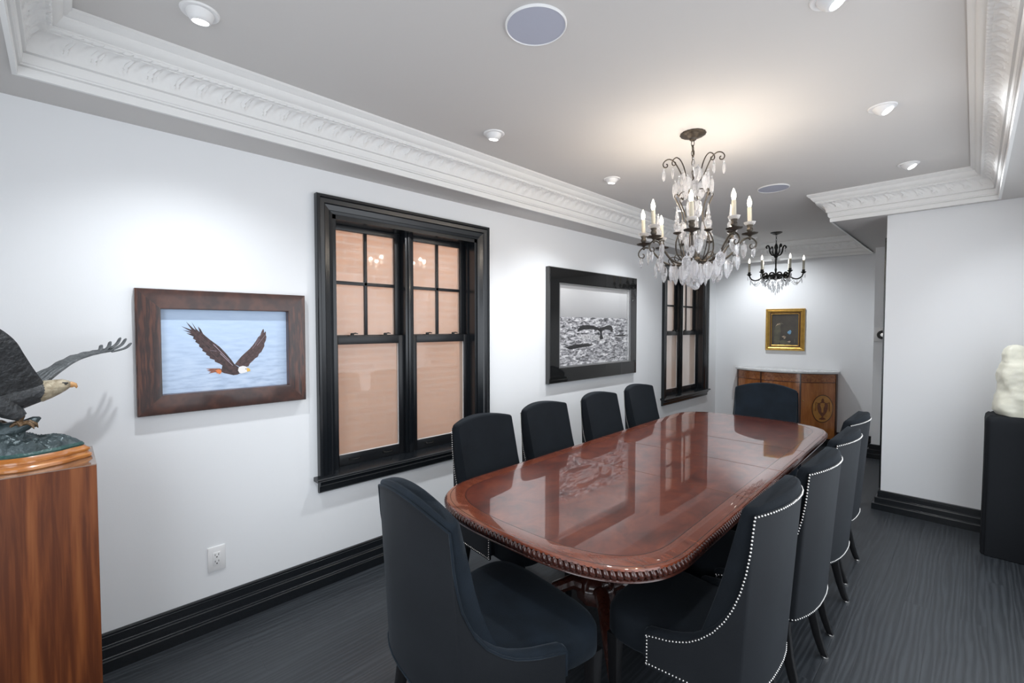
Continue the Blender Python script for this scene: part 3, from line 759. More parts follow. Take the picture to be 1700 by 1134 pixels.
for i, (x, y, a, side, lab) in enumerate(side_chairs):
    o = proto if i == 0 else copy_tree(proto)
    o.location = (x, y, 0); o.rotation_euler.z = math.radians(a)
    tag(o, lab, 'chair', 'side chairs around the dining table')
hp = make_chair('dining_chair', True)
hp.location = (1.475, 1.085, 0); hp.rotation_euler.z = math.radians(-6)
tag(hp, 'large blue-black armless end chair in the foreground with its back to camera', 'chair', 'end chairs of the dining table')
h2 = copy_tree(hp); h2.location = (1.43, 4.50, 0); h2.rotation_euler.z = math.radians(188)
tag(h2, 'black end chair at the far table end in front of the sideboard', 'chair', 'end chairs of the dining table')

# ================================================================ PICTURES
def frame_rings(w0, h0, prof, fn):
    """mitred frame: prof list of (inset from outer edge, depth)"""
    R = []
    for cx, cz in ((0, 0), (1, 0), (1, 1), (0, 1)):
        R.append([fn(cx * w0 + (1 if cx == 0 else -1) * q, cz * h0 + (1 if cz == 0 else -1) * q, d) for q, d in prof])
    R.append(R[0]); return R
def hom_t(u, h0, h1): return (u / h1) / ((1 - u) / h0 + u / h1)
# --- eagle photograph
PW, PH = 0.765, 0.605
ep = empty('framed_eagle_picture', (0, 0.238, 1.147)); tag(ep, 'wide dark walnut frame holding a colour photograph of a flying bald eagle', 'picture')
prof = [(0, 0.002), (0, 0.040), (0.004, 0.044), (0.088, 0.052), (0.094, 0.050), (0.096, 0.034), (0.096, 0.010)]
pts = [(0, 0), (PW, 0), (PW, PH), (0, PH)]
def fr_side(i, prof, w0, h0):
    cs = [(0, 0), (1, 0), (1, 1), (0, 1)]
    R = []
    for c in (cs[i], cs[(i + 1) % 4]):
        R.append([(d, c[0] * w0 + (1 if c[0] == 0 else -1) * q, c[1] * h0 + (1 if c[1] == 0 else -1) * q) for q, d in prof])
    return R
for i in range(4):
    MB().rings(fr_side(i, prof, PW, PH)).build('frame_rail', 'burl' if i % 2 == 0 else 'burl_up', ep, smooth=25)
IY0, IY1, IZ0, IZ1 = 0.096, PW - 0.096, 0.096, PH - 0.096
def seamat():
    m, nt, b = newmat('printed_sea'); tc = nt.nodes.new('ShaderNodeTexCoord'); mp = nt.nodes.new('ShaderNodeMapping'); mp.inputs['Scale'].default_value = (1, 5, 26)
    nt.links.new(tc.outputs['Object'], mp.inputs[0]); n = nt.nodes.new('ShaderNodeTexNoise'); n.inputs['Scale'].default_value = 2.5; n.inputs['Detail'].default_value = 6
    nt.links.new(mp.outputs[0], n.inputs[0])
    sp = nt.nodes.new('ShaderNodeSeparateXYZ'); nt.links.new(tc.outputs['Object'], sp.inputs[0])
    mr = nt.nodes.new('ShaderNodeMapRange'); mr.inputs[1].default_value = 0.10; mr.inputs[2].default_value = 0.45; nt.links.new(sp.outputs[2], mr.inputs[0])
    r1 = ramp(nt, [(0.32, (0.34, 0.44, 0.60)), (0.5, (0.47, 0.58, 0.75)), (0.7, (0.57, 0.67, 0.82))]); nt.links.new(n.outputs['Fac'], r1.inputs[0])
    r2 = ramp(nt, [(0.3, (0.47, 0.61, 0.82)), (0.7, (0.52, 0.66, 0.86))]); nt.links.new(n.outputs['Fac'], r2.inputs[0])
    mx = nt.nodes.new('ShaderNodeMix'); mx.data_type = 'RGBA'; nt.links.new(mr.outputs[0], mx.inputs[0]); nt.links.new(r1.outputs[0], mx.inputs[6]); nt.links.new(r2.outputs[0], mx.inputs[7])
    nt.links.new(mx.outputs[2], b.inputs['Base Color']); b.inputs['Roughness'].default_value = 0.4
    return m
M['print_sea'] = seamat()
M['p_dark'] = pm('print_dark_brown', (0.030, 0.018, 0.018), 0.45, var=(60, 0.8, (0.09, 0.045, 0.045)))
M['p_mid'] = pm('print_mid_brown', (0.10, 0.055, 0.055), 0.45, var=(70, 0.8, (0.04, 0.025, 0.025)))
M['p_light'] = pm('print_pale_streak', (0.33, 0.26, 0.30), 0.45)
M['p_white'] = pm('print_white', (0.85, 0.83, 0.82), 0.45)
M['p_yel'] = pm('print_yellow', (0.78, 0.48, 0.10), 0.45)
M['p_org'] = pm('print_orange', (0.75, 0.22, 0.06), 0.45)
M['p_rust'] = pm('print_rust', (0.34, 0.13, 0.08), 0.45, var=(60, 0.7, (0.14, 0.06, 0.05)))
mb = MB()
mb.box((0.010, IY0, IZ0), (0.014, IY1, IZ1))
def ex(px, py):
    u = (px - 248) / 810; t = hom_t(u, 556, 468)
    top = 268 + 22 * u; bot = 824 - 66 * u; v = (py - top) / (bot - top)
    return (lerp(IY0, IY1, t), lerp(IZ1, IZ0, v))
def poly_print(mb, pts, x, mi, fn):
    q = [fn(*p) for p in pts]
    from mathutils.geometry import tessellate_polygon
    tri = tessellate_polygon([[Vector((a, b, 0)) for a, b in q]])
    mb.mi = mi; mb.add([(x, a, b) for a, b in q], [tuple(t) for t in tri])
LWING = [(660,640),(630,598),(600,560),(560,515),(500,465),(478,444),(465,430),(452,400),(436,380),(446,418),(428,398),(402,350),(424,405),(410,392),(373,348),(402,402),(392,398),(348,378),(398,415),(356,403),(400,427),(374,425),(412,448),(408,460),(424,472),(420,482),(442,500),(440,512),(460,530),(458,542),(480,556),(478,566),(500,580),(500,592),(528,602),(530,614),(560,628),(575,640),(570,670),(600,690)]
RWING = [(655,632),(675,608),(700,580),(730,554),(760,530),(785,505),(806,480),(825,453),(842,440),(850,420),(860,404),(867,398),(871,408),(870,426),(880,416),(886,418),(885,440),(890,450),(884,475),(872,495),(872,512),(860,530),(848,550),(830,562),(820,582),(800,592),(780,610),(760,626),(750,645),(700,655)]
poly_print(mb, LWING, 0.0145, 1, ex); poly_print(mb, RWING, 0.0146, 2, ex)
poly_print(mb, [(575,640),(590,612),(612,606),(640,620),(668,642),(690,655),(692,690),(672,700),(645,704),(612,696),(585,690),(565,680)], 0.0147, 1, ex)
poly_print(mb, [(474,660),(520,658),(560,658),(575,668),(565,690),(530,684),(490,692),(505,680),(480,672),(500,668)], 0.0146, 6, ex)
poly_print(mb, [(530,674),(548,664),(566,668),(570,684),(556,698),(548,690),(536,692),(542,684)], 0.0149, 5, ex)
poly_print(mb, [(680,655),(692,646),(710,642),(728,645),(742,654),(748,666),(742,680),(722,688),(698,693),(684,688),(676,672)], 0.0149, 3, ex)
poly_print(mb, [(738,655),(752,657),(761,666),(762,678),(754,676),(742,682),(736,672)], 0.0151, 4, ex)
poly_print(mb, [(727,660),(735,660),(735,665),(727,665)], 0.0152, 1, ex)
for a, b in (((470,470),(560,560)), ((440,450),(540,560)), ((455,490),(550,600)), ((520,500),(620,610)), ((430,420),(470,470)), ((500,540),(540,545)), ((560,560),(640,640))):
    poly_print(mb, [a, (a[0] + 6, a[1] - 1), (b[0] + 3, b[1] - 2), b], 0.0150, 7 if a[0] in (500, 520, 560) else 2, ex)
for a, b in (((690,625),(800,540)), ((720,620),(850,500)), ((700,640),(780,600)), ((800,500),(862,420)), ((815,510),(880,440)), ((780,530),(840,465))):
    poly_print(mb, [a, (a[0] + 2, a[1] - 6), (b[0] + 1, b[1] - 3), b], 0.0151, 7 if a[0] > 750 else 1, ex)
mb.build('eagle_print', ['print_sea', 'p_dark', 'p_mid', 'p_white', 'p_yel', 'p_org', 'p_rust', 'p_light'], ep, smooth=0)

# --- whale photograph
WW, WH = 1.53, 1.085
wp = empty('framed_whale_picture', (0, 3.17, 1.042)); tag(wp, 'black lacquer frame holding a black and white photograph of a whale tail above the sea', 'picture')
prof = [(0, 0.002), (0, 0.046), (0.006, 0.052), (0.135, 0.052), (0.14, 0.047), (0.14, 0.020)]
for i in range(4): MB().rings(fr_side(i, prof, WW, WH)).build('frame_rail', 'frame_black', wp, smooth=25)
mb = MB()
for i in range(4): mb.rings(fr_side(i, [(0.14, 0.012), (0.14, 0.045), (0.155, 0.045), (0.158, 0.030), (0.158, 0.012)], WW, WH))
mb.build('silver_fillet', 'silver', wp, smooth=25)
JY0, JY1, JZ0, JZ1 = 0.156, WW - 0.156, 0.156, WH - 0.156
def wx(px, py):
    u = (px - 165) / 445; t = hom_t(u, 585, 490); top = 200 + 52 * u; bot = 785 - 43 * u
    return (lerp(JY0, JY1, t), lerp(JZ1, JZ0, (py - top) / (bot - top)))
def whalesea():
    m, nt, b = newmat('printed_grey_sea'); tc = nt.nodes.new('ShaderNodeTexCoord'); mp = nt.nodes.new('ShaderNodeMapping'); mp.inputs['Scale'].default_value = (1, 5, 17)
    nt.links.new(tc.outputs['Object'], mp.inputs[0]); n = nt.nodes.new('ShaderNodeTexNoise'); n.inputs['Scale'].default_value = 2.6; n.inputs['Detail'].default_value = 7; n.inputs['Roughness'].default_value = 0.66; n.inputs['Distortion'].default_value = 0.7
    nt.links.new(mp.outputs[0], n.inputs[0]); r = ramp(nt, [(0.34, (0.02, 0.02, 0.022)), (0.44, (0.14, 0.14, 0.15)), (0.53, (0.42, 0.42, 0.44)), (0.64, (0.8, 0.8, 0.8))])
    nt.links.new(n.outputs['Fac'], r.inputs[0]); nt.links.new(r.outputs[0], b.inputs['Base Color']); b.inputs['Roughness'].default_value = 0.5
    return m
def whalesky():
    m, nt, b = newmat('printed_grey_sky'); tc = nt.nodes.new('ShaderNodeTexCoord'); sp = nt.nodes.new('ShaderNodeSeparateXYZ'); nt.links.new(tc.outputs['Object'], sp.inputs[0])
    mr = nt.nodes.new('ShaderNodeMapRange'); mr.inputs[1].default_value = 0.6; mr.inputs[2].default_value = 0.93; nt.links.new(sp.outputs[2], mr.inputs[0])
    r = ramp(nt, [(0, (0.34, 0.34, 0.345)), (0.5, (0.5, 0.5, 0.505)), (1, (0.7, 0.7, 0.7))]); nt.links.new(mr.outputs[0], r.inputs[0]); nt.links.new(r.outputs[0], b.inputs['Base Color']); b.inputs['Roughness'].default_value = 0.5
    return m
M['w_sea'] = whalesea(); M['w_sky'] = whalesky(); M['w_fluke'] = pm('print_fluke', (0.022, 0.022, 0.024), 0.5, var=(20, 0.4, (0.05, 0.05, 0.05))); M['w_foam'] = pm('print_foam', (0.62, 0.62, 0.63), 0.5, var=(50, 0.8, (0.2, 0.2, 0.2)))
hz = wx(165, 430)[1]
mb = MB(); mb.box((0.010, JY0, JZ0), (0.014, JY1, hz)); mb.mi = 1; mb.box((0.010, JY0, hz), (0.014, JY1, JZ1))
poly_print(mb, [(262,560),(300,556),(340,562),(380,566),(420,562),(460,564),(480,580),(455,592),(420,602),(390,606),(350,590),(310,596),(280,585)], 0.0145, 3, wx)
poly_print(mb, [(262,540),(266,520),(275,505),(290,494),(315,489),(345,493),(375,503),(395,513),(403,505),(408,512),(425,503),(445,495),(465,491),(482,497),(491,512),(492,530),(487,546),(478,535),(462,526),(440,524),(418,530),(412,545),(415,565),(424,590),(400,598),(396,580),(402,555),(398,538),(380,526),(350,520),(315,520),(285,526),(270,536)], 0.0150, 2, wx)
poly_print(mb, [(200,650),(250,630),(310,625),(360,632),(330,645),(270,655),(225,668)], 0.0147, 2, wx)
poly_print(mb, [(500,568),(540,560),(600,562),(600,570),(540,574)], 0.0147, 2, wx)
mb.build('whale_print', ['w_sea', 'w_sky', 'w_fluke', 'w_foam'], wp, smooth=0)
MB().add([(0.026, JY0, JZ0), (0.026, JY1, JZ0), (0.026, JY1, JZ1), (0.026, JY0, JZ1)], [(0, 1, 2, 3)]).build('picture_glass', 'clear', wp, smooth=0)

# --- small gilt oil painting on the back wall
OW, OH = 0.480, 0.590
gp_ = empty('gilt_framed_painting', bw(0.672, 0, 1.238), math.atan2(BU.y, BU.x)); tag(gp_, 'small dark oil painting of an arched interior in a gilt frame above the sideboard', 'painting')
def fb(i, prof, w0, h0):
    return [[(y, -x, z) for x, y, z in r] for r in fr_side(i, prof, w0, h0)]
for i in range(4):
    MB().rings(fb(i, [(0, 0.002), (0, 0.020), (0.010, 0.034), (0.020, 0.030), (0.032, 0.040), (0.044, 0.034), (0.050, 0.024), (0.056, 0.022)], OW, OH)).build('frame_rail', 'gold', gp_, smooth=40)
mb = MB()
for i in range(4): mb.rings(fb(i, [(0.054, 0.004), (0.054, 0.024), (0.070, 0.020), (0.070, 0.004)], OW, OH))
mb.mi = 1
for i in range(4): mb.rings(fb(i, [(0.068, 0.004), (0.068, 0.023), (0.072, 0.026), (0.078, 0.023), (0.079, 0.004)], OW, OH))
mb.build('inner_slip', ['gold_dark', 'gold'], gp_, smooth=30)
M['oil_dark'] = pm('oil_dark_brown', (0.028, 0.022, 0.017), 0.35, var=(9, 0.7, (0.055, 0.045, 0.03)))
M['oil_arch'] = pm('oil_olive', (0.10, 0.095, 0.06), 0.4, var=(12, 0.8, (0.045, 0.04, 0.03)))
M['oil_blue'] = pm('oil_blue', (0.20, 0.42, 0.62), 0.4, var=(60, 0.8, (0.05, 0.12, 0.2)))
M['oil_pale'] = pm('oil_cream', (0.46, 0.36, 0.25), 0.4, var=(60, 0.8, (0.12, 0.08, 0.06)))
mb = MB(); mb.box((0.078, -0.006, 0.078), (OW - 0.078, -0.002, OH - 0.078))
def og(px, py): return (lerp(0.078, OW - 0.078, (px - 335) / 450), lerp(OH - 0.078, 0.078, (py - 275) / 515))
def opoly(pts, d, mi):
    from mathutils.geometry import tessellate_polygon
    q = [og(*p) for p in pts]; tri = tessellate_polygon([[Vector((a, b, 0)) for a, b in q]])
    mb.mi = mi; mb.add([(a, -d, b) for a, b in q], [tuple(t) for t in tri])
opoly([(375,700),(375,560),(385,500),(410,450),(450,418),(500,415),(540,440),(500,440),(480,480),(490,560),(480,640),(470,720),(460,780),(375,780)], 0.0063, 1)
opoly([(395,480),(430,430),(480,425),(470,445),(430,455)], 0.0066, 3)
opoly([(600,575),(625,550),(650,535),(668,560),(660,600),(640,615),(612,600)], 0.0066, 2)
opoly([(505,650),(545,632),(580,650),(570,680),(540,690),(545,665)], 0.0066, 3)
opoly([(600,735),(640,715),(662,730),(640,748)], 0.0066, 3); opoly([(715,680),(732,700),(735,750),(718,750)], 0.0066, 1)
opoly([(470,720),(560,700),(640,740),(660,780),(480,785)], 0.0064, 1)
mb.build('painted_panel', ['oil_dark', 'oil_arch', 'oil_blue', 'oil_pale'], gp_, smooth=0)

# ================================================================ SIDEBOARD
sb = empty('sideboard', bw(0.93, 0, 0), math.atan2(BU.y, BU.x))
tag(sb, 'bow-fronted inlaid satinwood sideboard with pale marble top against the back wall', 'sideboard')
SH = 0.60       # half width
def bowp(a, grow=0.0):      # a in -1..1 along the front
    x = a * (SH + grow)
    d = 0.13 + 0.26 * math.cos(abs(a) ** 1.25 * PI / 2) ** 0.85 if abs(a) < 1 else 0.13
    return (x, -(d + grow))
def bowring(z, grow=0.0, n=36):
    r = [bowp(-1 + 2 * k / n, grow) for k in range(n + 1)]
    return [(-(SH + grow), -0.004, z)] + [(x, y, z) for x, y in r] + [((SH + grow), -0.004, z)]
MB().rings([bowring(0.10), bowring(0.955)]).build('carcass', 'satin', sb, smooth=25)
MB().rings([bowring(0.955, 0.006), bowring(0.958, 0.018), bowring(0.978, 0.022), bowring(0.986, 0.018)]).build('marble_top', 'marble', sb, smooth=50)
def bowband(z0, z1, g, a0=-1, a1=1, n=36):
    o = [bowp(lerp(a0, a1, k / n), g) for k in range(n + 1)]; i = [bowp(lerp(a0, a1, k / n), 0.0) for k in range(n + 1)]
    R = [[(o[k][0], o[k][1], z0), (o[k][0], o[k][1], z1), (i[k][0], i[k][1] + 0.002, z1), (i[k][0], i[k][1] + 0.002, z0)] for k in range(n + 1)]
    return R
mb = MB(); mb.rings(bowband(0.845, 0.950, 0.003)); mb.build('frieze', 'satin_band', sb, smooth=30)
mb = MB()
for z in (0.838, 0.948): mb.rings(bowband(z, z + 0.007, 0.006))
for a in (-0.97, -0.42, 0.35, 0.985):
    mb.rings(bowband(0.12, 0.95, 0.007, a - 0.014, a + 0.014, 2))
mb.build('stringing', 'inlay_line', sb, smooth=30)
for a0, a1, nm in ((-0.95, -0.44, 'door'), (-0.40, 0.33, 'door'), (0.37, 0.965, 'door')):
    mb = MB(); mb.rings(bowband(0.14, 0.825, 0.004, a0, a1, 16)); dr = mb.build(nm, 'satin', sb, smooth=30)
    ac = (a0 + a1) / 2
    if a0 != -0.40:
        # oval panel with an urn
        def oval(rx, rz, g, cz=0.50, n=32, a_c=ac + (0.08 if a0 > 0 else 0)):
            r = []
            for k in range(n):
                t = 2 * PI * k / n; x, y = bowp(max(-0.98, min(0.985, a_c + rx * math.cos(t) / SH)), g); r.append((x, y, cz + rz * math.sin(t)))
            return r
        def disc(mb, rx, rz, g, mi, cz=0.50):
            mb.mi = mi; o = oval(rx, rz, g, cz); cx, cy = bowp(ac + (0.08 if a0 > 0 else 0), g); n = len(o)
            mb.add(o + [(cx, cy, cz)], [(k, (k + 1) % n, n) for k in range(n)])
        mb = MB(); disc(mb, 0.112, 0.185, 0.0055, 1); disc(mb, 0.104, 0.175, 0.0062, 0)
        A = ac + (0.08 if a0 > 0 else 0)
        urn = [(0.010, 0.355), (0.035, 0.36), (0.032, 0.372), (0.009, 0.385), (0.009, 0.405), (0.022, 0.42), (0.042, 0.455), (0.052, 0.50), (0.056, 0.545), (0.050, 0.56), (0.054, 0.572), (0.03, 0.578), (0.012, 0.595), (0.016, 0.61), (0.006, 0.635)]
        L = [bowp(A - r / SH, 0.0072) + (z,) for r, z in urn]; Rr = [bowp(A + r / SH, 0.0072) + (z,) for r, z in urn]
        mb.mi = 2; n = len(urn); mb.add(L + Rr, [(k, n + k, n + k + 1, k + 1) for k in range(n - 1)])
        for sg in (-1, 1):
            mb.tube([bowp(A + sg * r / SH, 0.0075) + (z,) for r, z in ((0.05, 0.57), (0.068, 0.585), (0.074, 0.56), (0.070, 0.52), (0.074, 0.47))], 0.003, 5)
        mb.build('urn_inlay', ['inlay_light', 'inlay_line', 'inlay_urn'], dr, smooth=30)
    x, y = bowp(a1 - 0.03 if a0 < 0 else a0 + 0.035, 0.01)
    MB().ball((x, y - 0.006, 0.60), 0.009, 10, 6).build('knob', 'brass', dr)
for a in (-0.96, -0.42, 0.35, 0.96):
    x, y = bowp(a, 0.0); y += 0.03
    MB().rings([[(x - h, y - h, z), (x + h, y - h, z), (x + h, y + h, z), (x - h, y + h, z)] for h, z in ((0.013, 0.0), (0.022, 0.10))]).build('leg', 'satin', sb, smooth=0)

# ================================================================ CHANDELIERS
M['env'] = glassmat('candle_bulb_glass')
def gem(w_, h, d, n=8):
    """faceted almond pendant hanging from the origin"""
    mb = MB(); prof = [(0.08, 0), (0.42, -0.16 * h), (0.50, -0.42 * h), (0.47, -0.60 * h), (0.28, -0.86 * h), (0.04, -h)]
    mb.lathe([(r * w_, z) for r, z in prof], n=n, sy=d / w_)
    mb.ball((0, 0, 0.006), 0.0055, 6, 4)
    return mb
def scroll(pts0, turns, r0, sgn, c=None, n=14):
    pass
def chandelier(name, c, tilt, label):
    root = empty(name, (c.x, c.y, 0)); tag(root, label, 'chandelier')
    piv = Vector((0, 0, 2.66)); T = Matrix.Translation(piv) @ tilt.to_4x4() @ Matrix.Translation(-piv)
    def B(nm, mb, mat, smooth=60, parent=root):
        mb.v = [tuple(T @ Vector(p)) for p in mb.v]; return mb.build(nm, mat, parent, smooth=smooth)
    mb = MB(); mb.lathe([(0.072, 2.735), (0.074, 2.728), (0.066, 2.722), (0.058, 2.720), (0.040, 2.712), (0.022, 2.705), (0.018, 2.695), (0.008, 2.69)], n=32, lobes=16, lobe=0.02)
    mb.build('canopy', 'bronze', root)
    # chain
    mb = MB(); z = 2.690; k = 0
    while z > 2.475:
        rot = Matrix.Rotation(PI / 2, 3, 'X') if k % 2 == 0 else Matrix.Rotation(PI / 2, 3, 'X') @ Matrix.Rotation(0, 3, 'Y')
        rr = Matrix.Rotation((k % 2) * PI / 2, 3, 'Z') @ Matrix.Diagonal((0.62, 1, 1.25)) @ Matrix.Rotation(PI / 2, 3, 'X')
        mb.torus((0, 0, z - 0.014), 0.0145, 0.0032, 14, 6, rr); z -= 0.029; k += 1
    B('chain', mb, 'bronze')
    mb = MB(); mb.lathe([(0.004, 2.47), (0.010, 2.455), (0.006, 2.44), (0.005, 2.36), (0.009, 2.35), (0.005, 2.34), (0.005, 2.10), (0.012, 2.08), (0.020, 2.06), (0.012, 2.04), (0.010, 2.0), (0.035, 1.985), (0.040, 1.970), (0.030, 1.955), (0.012, 1.94), (0.014, 1.90), (0.004, 1.87)], n=16)
    B('stem', mb, 'bronze')
    # top crown: six scrolls
    fwd = math.atan2(-c.y, CAMX - c.x)
    SA = [fwd + math.radians(q) for q in (75, 115, -75, -115, 0, 180)]
    for i in range(6):
        a = SA[i]; ca, sa = math.cos(a), math.sin(a); mb = MB()
        P = [(0.012, 2.43), (0.035, 2.44), (0.060, 2.475), (0.085, 2.53), (0.112, 2.575), (0.140, 2.590), (0.165, 2.580), (0.176, 2.560), (0.168, 2.543), (0.152, 2.545), (0.150, 2.558), (0.158, 2.562)]
        if i % 2: P = [(0.012, 2.43), (0.030, 2.45), (0.045, 2.49), (0.058, 2.55), (0.080, 2.60), (0.105, 2.622), (0.128, 2.612), (0.134, 2.592), (0.124, 2.578), (0.110, 2.584), (0.114, 2.597)]
        P = smooth_path(P, 3)
        mb.tube([(r * ca, r * sa, z) for r, z in P], 0.0036, 6); B('crown_scroll', mb, 'bronze')
    # inner cage: six lyre bars
    mb = MB()
    for i in range(6):
        a = i * PI / 3 + math.radians(40); ca, sa = math.cos(a), math.sin(a)
        P = smooth_path([(0.03, 1.97), (0.07, 1.975), (0.105, 2.02), (0.108, 2.09), (0.085, 2.15), (0.066, 2.21), (0.072, 2.27), (0.098, 2.33), (0.112, 2.365), (0.098, 2.378), (0.088, 2.362)], 3)
        mb.tube([(r * ca, r * sa, z) for r, z in P], 0.0042, 6)
        P = smooth_path([(0.088, 2.36), (0.07, 2.385), (0.03, 2.39), (0.008, 2.37)], 3)
        mb.tube([(r * ca, r * sa, z) for r, z in P], 0.0036, 6)
    B('cage', mb, 'bronze')
    # arms with candles
    fwd = math.atan2(-c.y, CAMX - c.x)      # bearing of the table side facing the room's doorway corner
    spots = []
    for i in range(8):
        a = fwd + math.radians(-3) + i * PI / 4; ca, sa = math.cos(a), math.sin(a)
        def at(r, z, t=0): r *= 0.89; return (r * ca - t * sa, r * sa + t * ca, z)
        mb = MB()
        P = smooth_path([(0.03, 1.975), (0.08, 1.955), (0.15, 1.955), (0.215, 1.985), (0.262, 2.035), (0.300, 2.072), (0.345, 2.075), (0.372, 2.045), (0.362, 2.018), (0.338, 2.016), (0.334, 2.034), (0.345, 2.040)], 3)
        mb.tube([at(r, z) for r, z in P], [lerp(0.0065, 0.003, k / (len(P) - 1)) for k in range(len(P))], 7)
        P = smooth_path([(0.06, 1.96), (0.12, 2.00), (0.16, 2.0), (0.17, 1.975), (0.155, 1.965)], 2); mb.tube([at(r, z) for r, z in P], 0.003, 6)
        arm = B('arm', mb, 'bronze')
        mb = MB(); mb.lathe([(0.004, 2.065), (0.010, 2.075), (0.006, 2.085), (0.014, 2.092), (0.040, 2.098), (0.044, 2.104), (0.034, 2.104), (0.010, 2.104), (0.012, 2.112), (0.017, 2.120), (0.017, 2.128), (0.012, 2.138), (0.018, 2.148), (0.016, 2.152)], at(0.335, 0), 16, lobes=8, lobe=0.05)
        B('drip_pan', mb, 'bronze', parent=arm)
        mb = MB(); mb.lathe([(0.014, 2.150), (0.026, 2.154), (0.031, 2.168), (0.027, 2.166), (0.013, 2.158)], at(0.335, 0), 16, lobes=8, lobe=0.08); B('glass_bobeche', mb, 'crystal', parent=arm)
        mb = MB(); mb.lathe([(0.0115, 2.150), (0.0115, 2.252), (0.009, 2.255)], at(0.335, 0), 14)
        cd = B('candle', mb, 'candle', parent=arm)
        mb = MB(); mb.lathe([(0.006, 2.252), (0.010, 2.262), (0.0125, 2.276), (0.011, 2.292), (0.006, 2.306), (0.0015, 2.318)], at(0.335, 0), 12)
        mb.build_done = True
        mb.v = [tuple(T @ Vector(p)) for p in mb.v]
        mb.build('bulb', 'bulb', cd, smooth=60)
        spots.append(T @ Vector(at(0.335, 2.285)))
    # crystals
    gems = {}
    def hang(kind, p, yaw):
        w_, h, d = kind
        if kind not in gems:
            gems[kind] = gem(w_, h, d).build('crystal_pendant', 'crystal', root, smooth=0); o = gems[kind]
        else:
            o = gems[kind].copy(); COL.objects.link(o); o.parent = root
        o.location = T @ Vector(p); o.rotation_euler = (0, 0, yaw)
        return o
    BIG, MED, SML, TIN = (0.064, 0.108, 0.024), (0.052, 0.090, 0.020), (0.036, 0.070, 0.015), (0.021, 0.066, 0.012)
    rnd = random.Random(3)
    for i in range(6):
        a = SA[i]; r, z = ((0.172, 2.535) if i % 2 == 0 else (0.13, 2.575))
        hang(TIN, (r * math.cos(a), r * math.sin(a), z - 0.012), a)
    def ringset(n, r, z, kind, ph=0.0, jz=0.01):
        for k in range(n):
            a = ph + 2 * PI * k / n; hang(kind, (r * math.cos(a), r * math.sin(a), z + rnd.uniform(-jz, jz)), a + PI / 2 + rnd.uniform(-0.5, 0.5))
    ringset(6, 0.085, 2.50, MED, 0.2); ringset(6, 0.105, 2.455, BIG, 0.6); ringset(6, 0.05, 2.45, BIG, 0.1)
    ringset(4, 0.03, 2.33, BIG, 0.3); ringset(6, 0.075, 2.20, BIG, 0.9, 0.02); ringset(4, 0.04, 2.12, BIG, 0.2, 0.02)
    for i in range(8):
        a = fwd + math.radians(-3) + i * PI / 4
        for dr, dt, z, kind in ((0.315, 0.0, 2.02, SML), (0.268, 0.033, 2.055, MED), (0.232, -0.033, 1.985, MED), (0.178, 0.0, 1.955, BIG)):
            hang(kind, (dr * math.cos(a) - dt * math.sin(a), dr * math.sin(a) + dt * math.cos(a), z + rnd.uniform(-0.012, 0.012)), a + PI / 2 + rnd.uniform(-0.6, 0.6))
    ringset(10, 0.115, 1.945, BIG, 0.15); ringset(6, 0.06, 1.93, BIG, 0.5)
    for r_, h_, z_ in ((0.0, 0, 0),):
        mb = MB(); mb.ball((0, 0, 1.822), 0.027, 14, 10); mb.lathe([(0.004, 1.847), (0.007, 1.86), (0.004, 1.875)], n=10); B('crystal_ball', mb, 'crystal', smooth=0)
    # crystal spires between the arms
    for i in (0, 1, 3, 4, 6, 7)[::1]:
        a = fwd + math.radians(-3 + 22.5) + i * PI / 4; x, y = 0.215 * math.cos(a), 0.215 * math.sin(a)
        mb = MB(); mb.tube([(x * 0.6, y * 0.6, 1.965), (x * 0.85, y * 0.85, 2.03), (x, y, 2.11)], 0.003, 6); mb.lathe([(0.003, 2.10), (0.022, 2.108), (0.024, 2.113), (0.006, 2.12)], (x, y, 0), 12)
        st = B('spire_holder', mb, 'bronze')
        mb = MB(); mb.lathe([(0.010, 2.118), (0.020, 2.138), (0.021, 2.155), (0.010, 2.172), (0.015, 2.182), (0.008, 2.192), (0.011, 2.20), (0.001, 2.262)], (x, y, 0), 8); B('crystal_spire', mb, 'crystal', smooth=0, parent=st)
    return root, spots
def smooth_path(P, k):
    out = []
    n = len(P)
    for i in range(n - 1):
        p0 = Vector(P[max(i - 1, 0)]); p1 = Vector(P[i]); p2 = Vector(P[i + 1]); p3 = Vector(P[min(i + 2, n - 1)])
        for j in range(k):
            t = j / k
            out.append(tuple(0.5 * ((2 * p1) + (p2 - p0) * t + (2 * p0 - 5 * p1 + 4 * p2 - p3) * t * t + (3 * p1 - p0 - 3 * p2 + p3) * t ** 3)))
    out.append(tuple(P[-1])); return out
c1 = Vector((1.562, 2.727, 0))
view = Vector((c1.x - CAMX, c1.y, 0)).normalized()
tilt = Matrix.Rotation(math.radians(-1.6), 3, view)
ch1, spots1 = chandelier('crystal_chandelier', c1, tilt, 'large crystal chandelier with lit candle bulbs above the dining table')
for p in spots1:
    d = bpy.data.lights.new('candle_glow', 'POINT'); d.energy = 1.25; d.color = (1.0, 0.86, 0.70); d.shadow_soft_size = 0.02
    o = bpy.data.objects.new('candle_glow', d); COL.objects.link(o); o.location = Vector((c1.x, c1.y, 0)) + p + Vector((0, 0, 0.045))

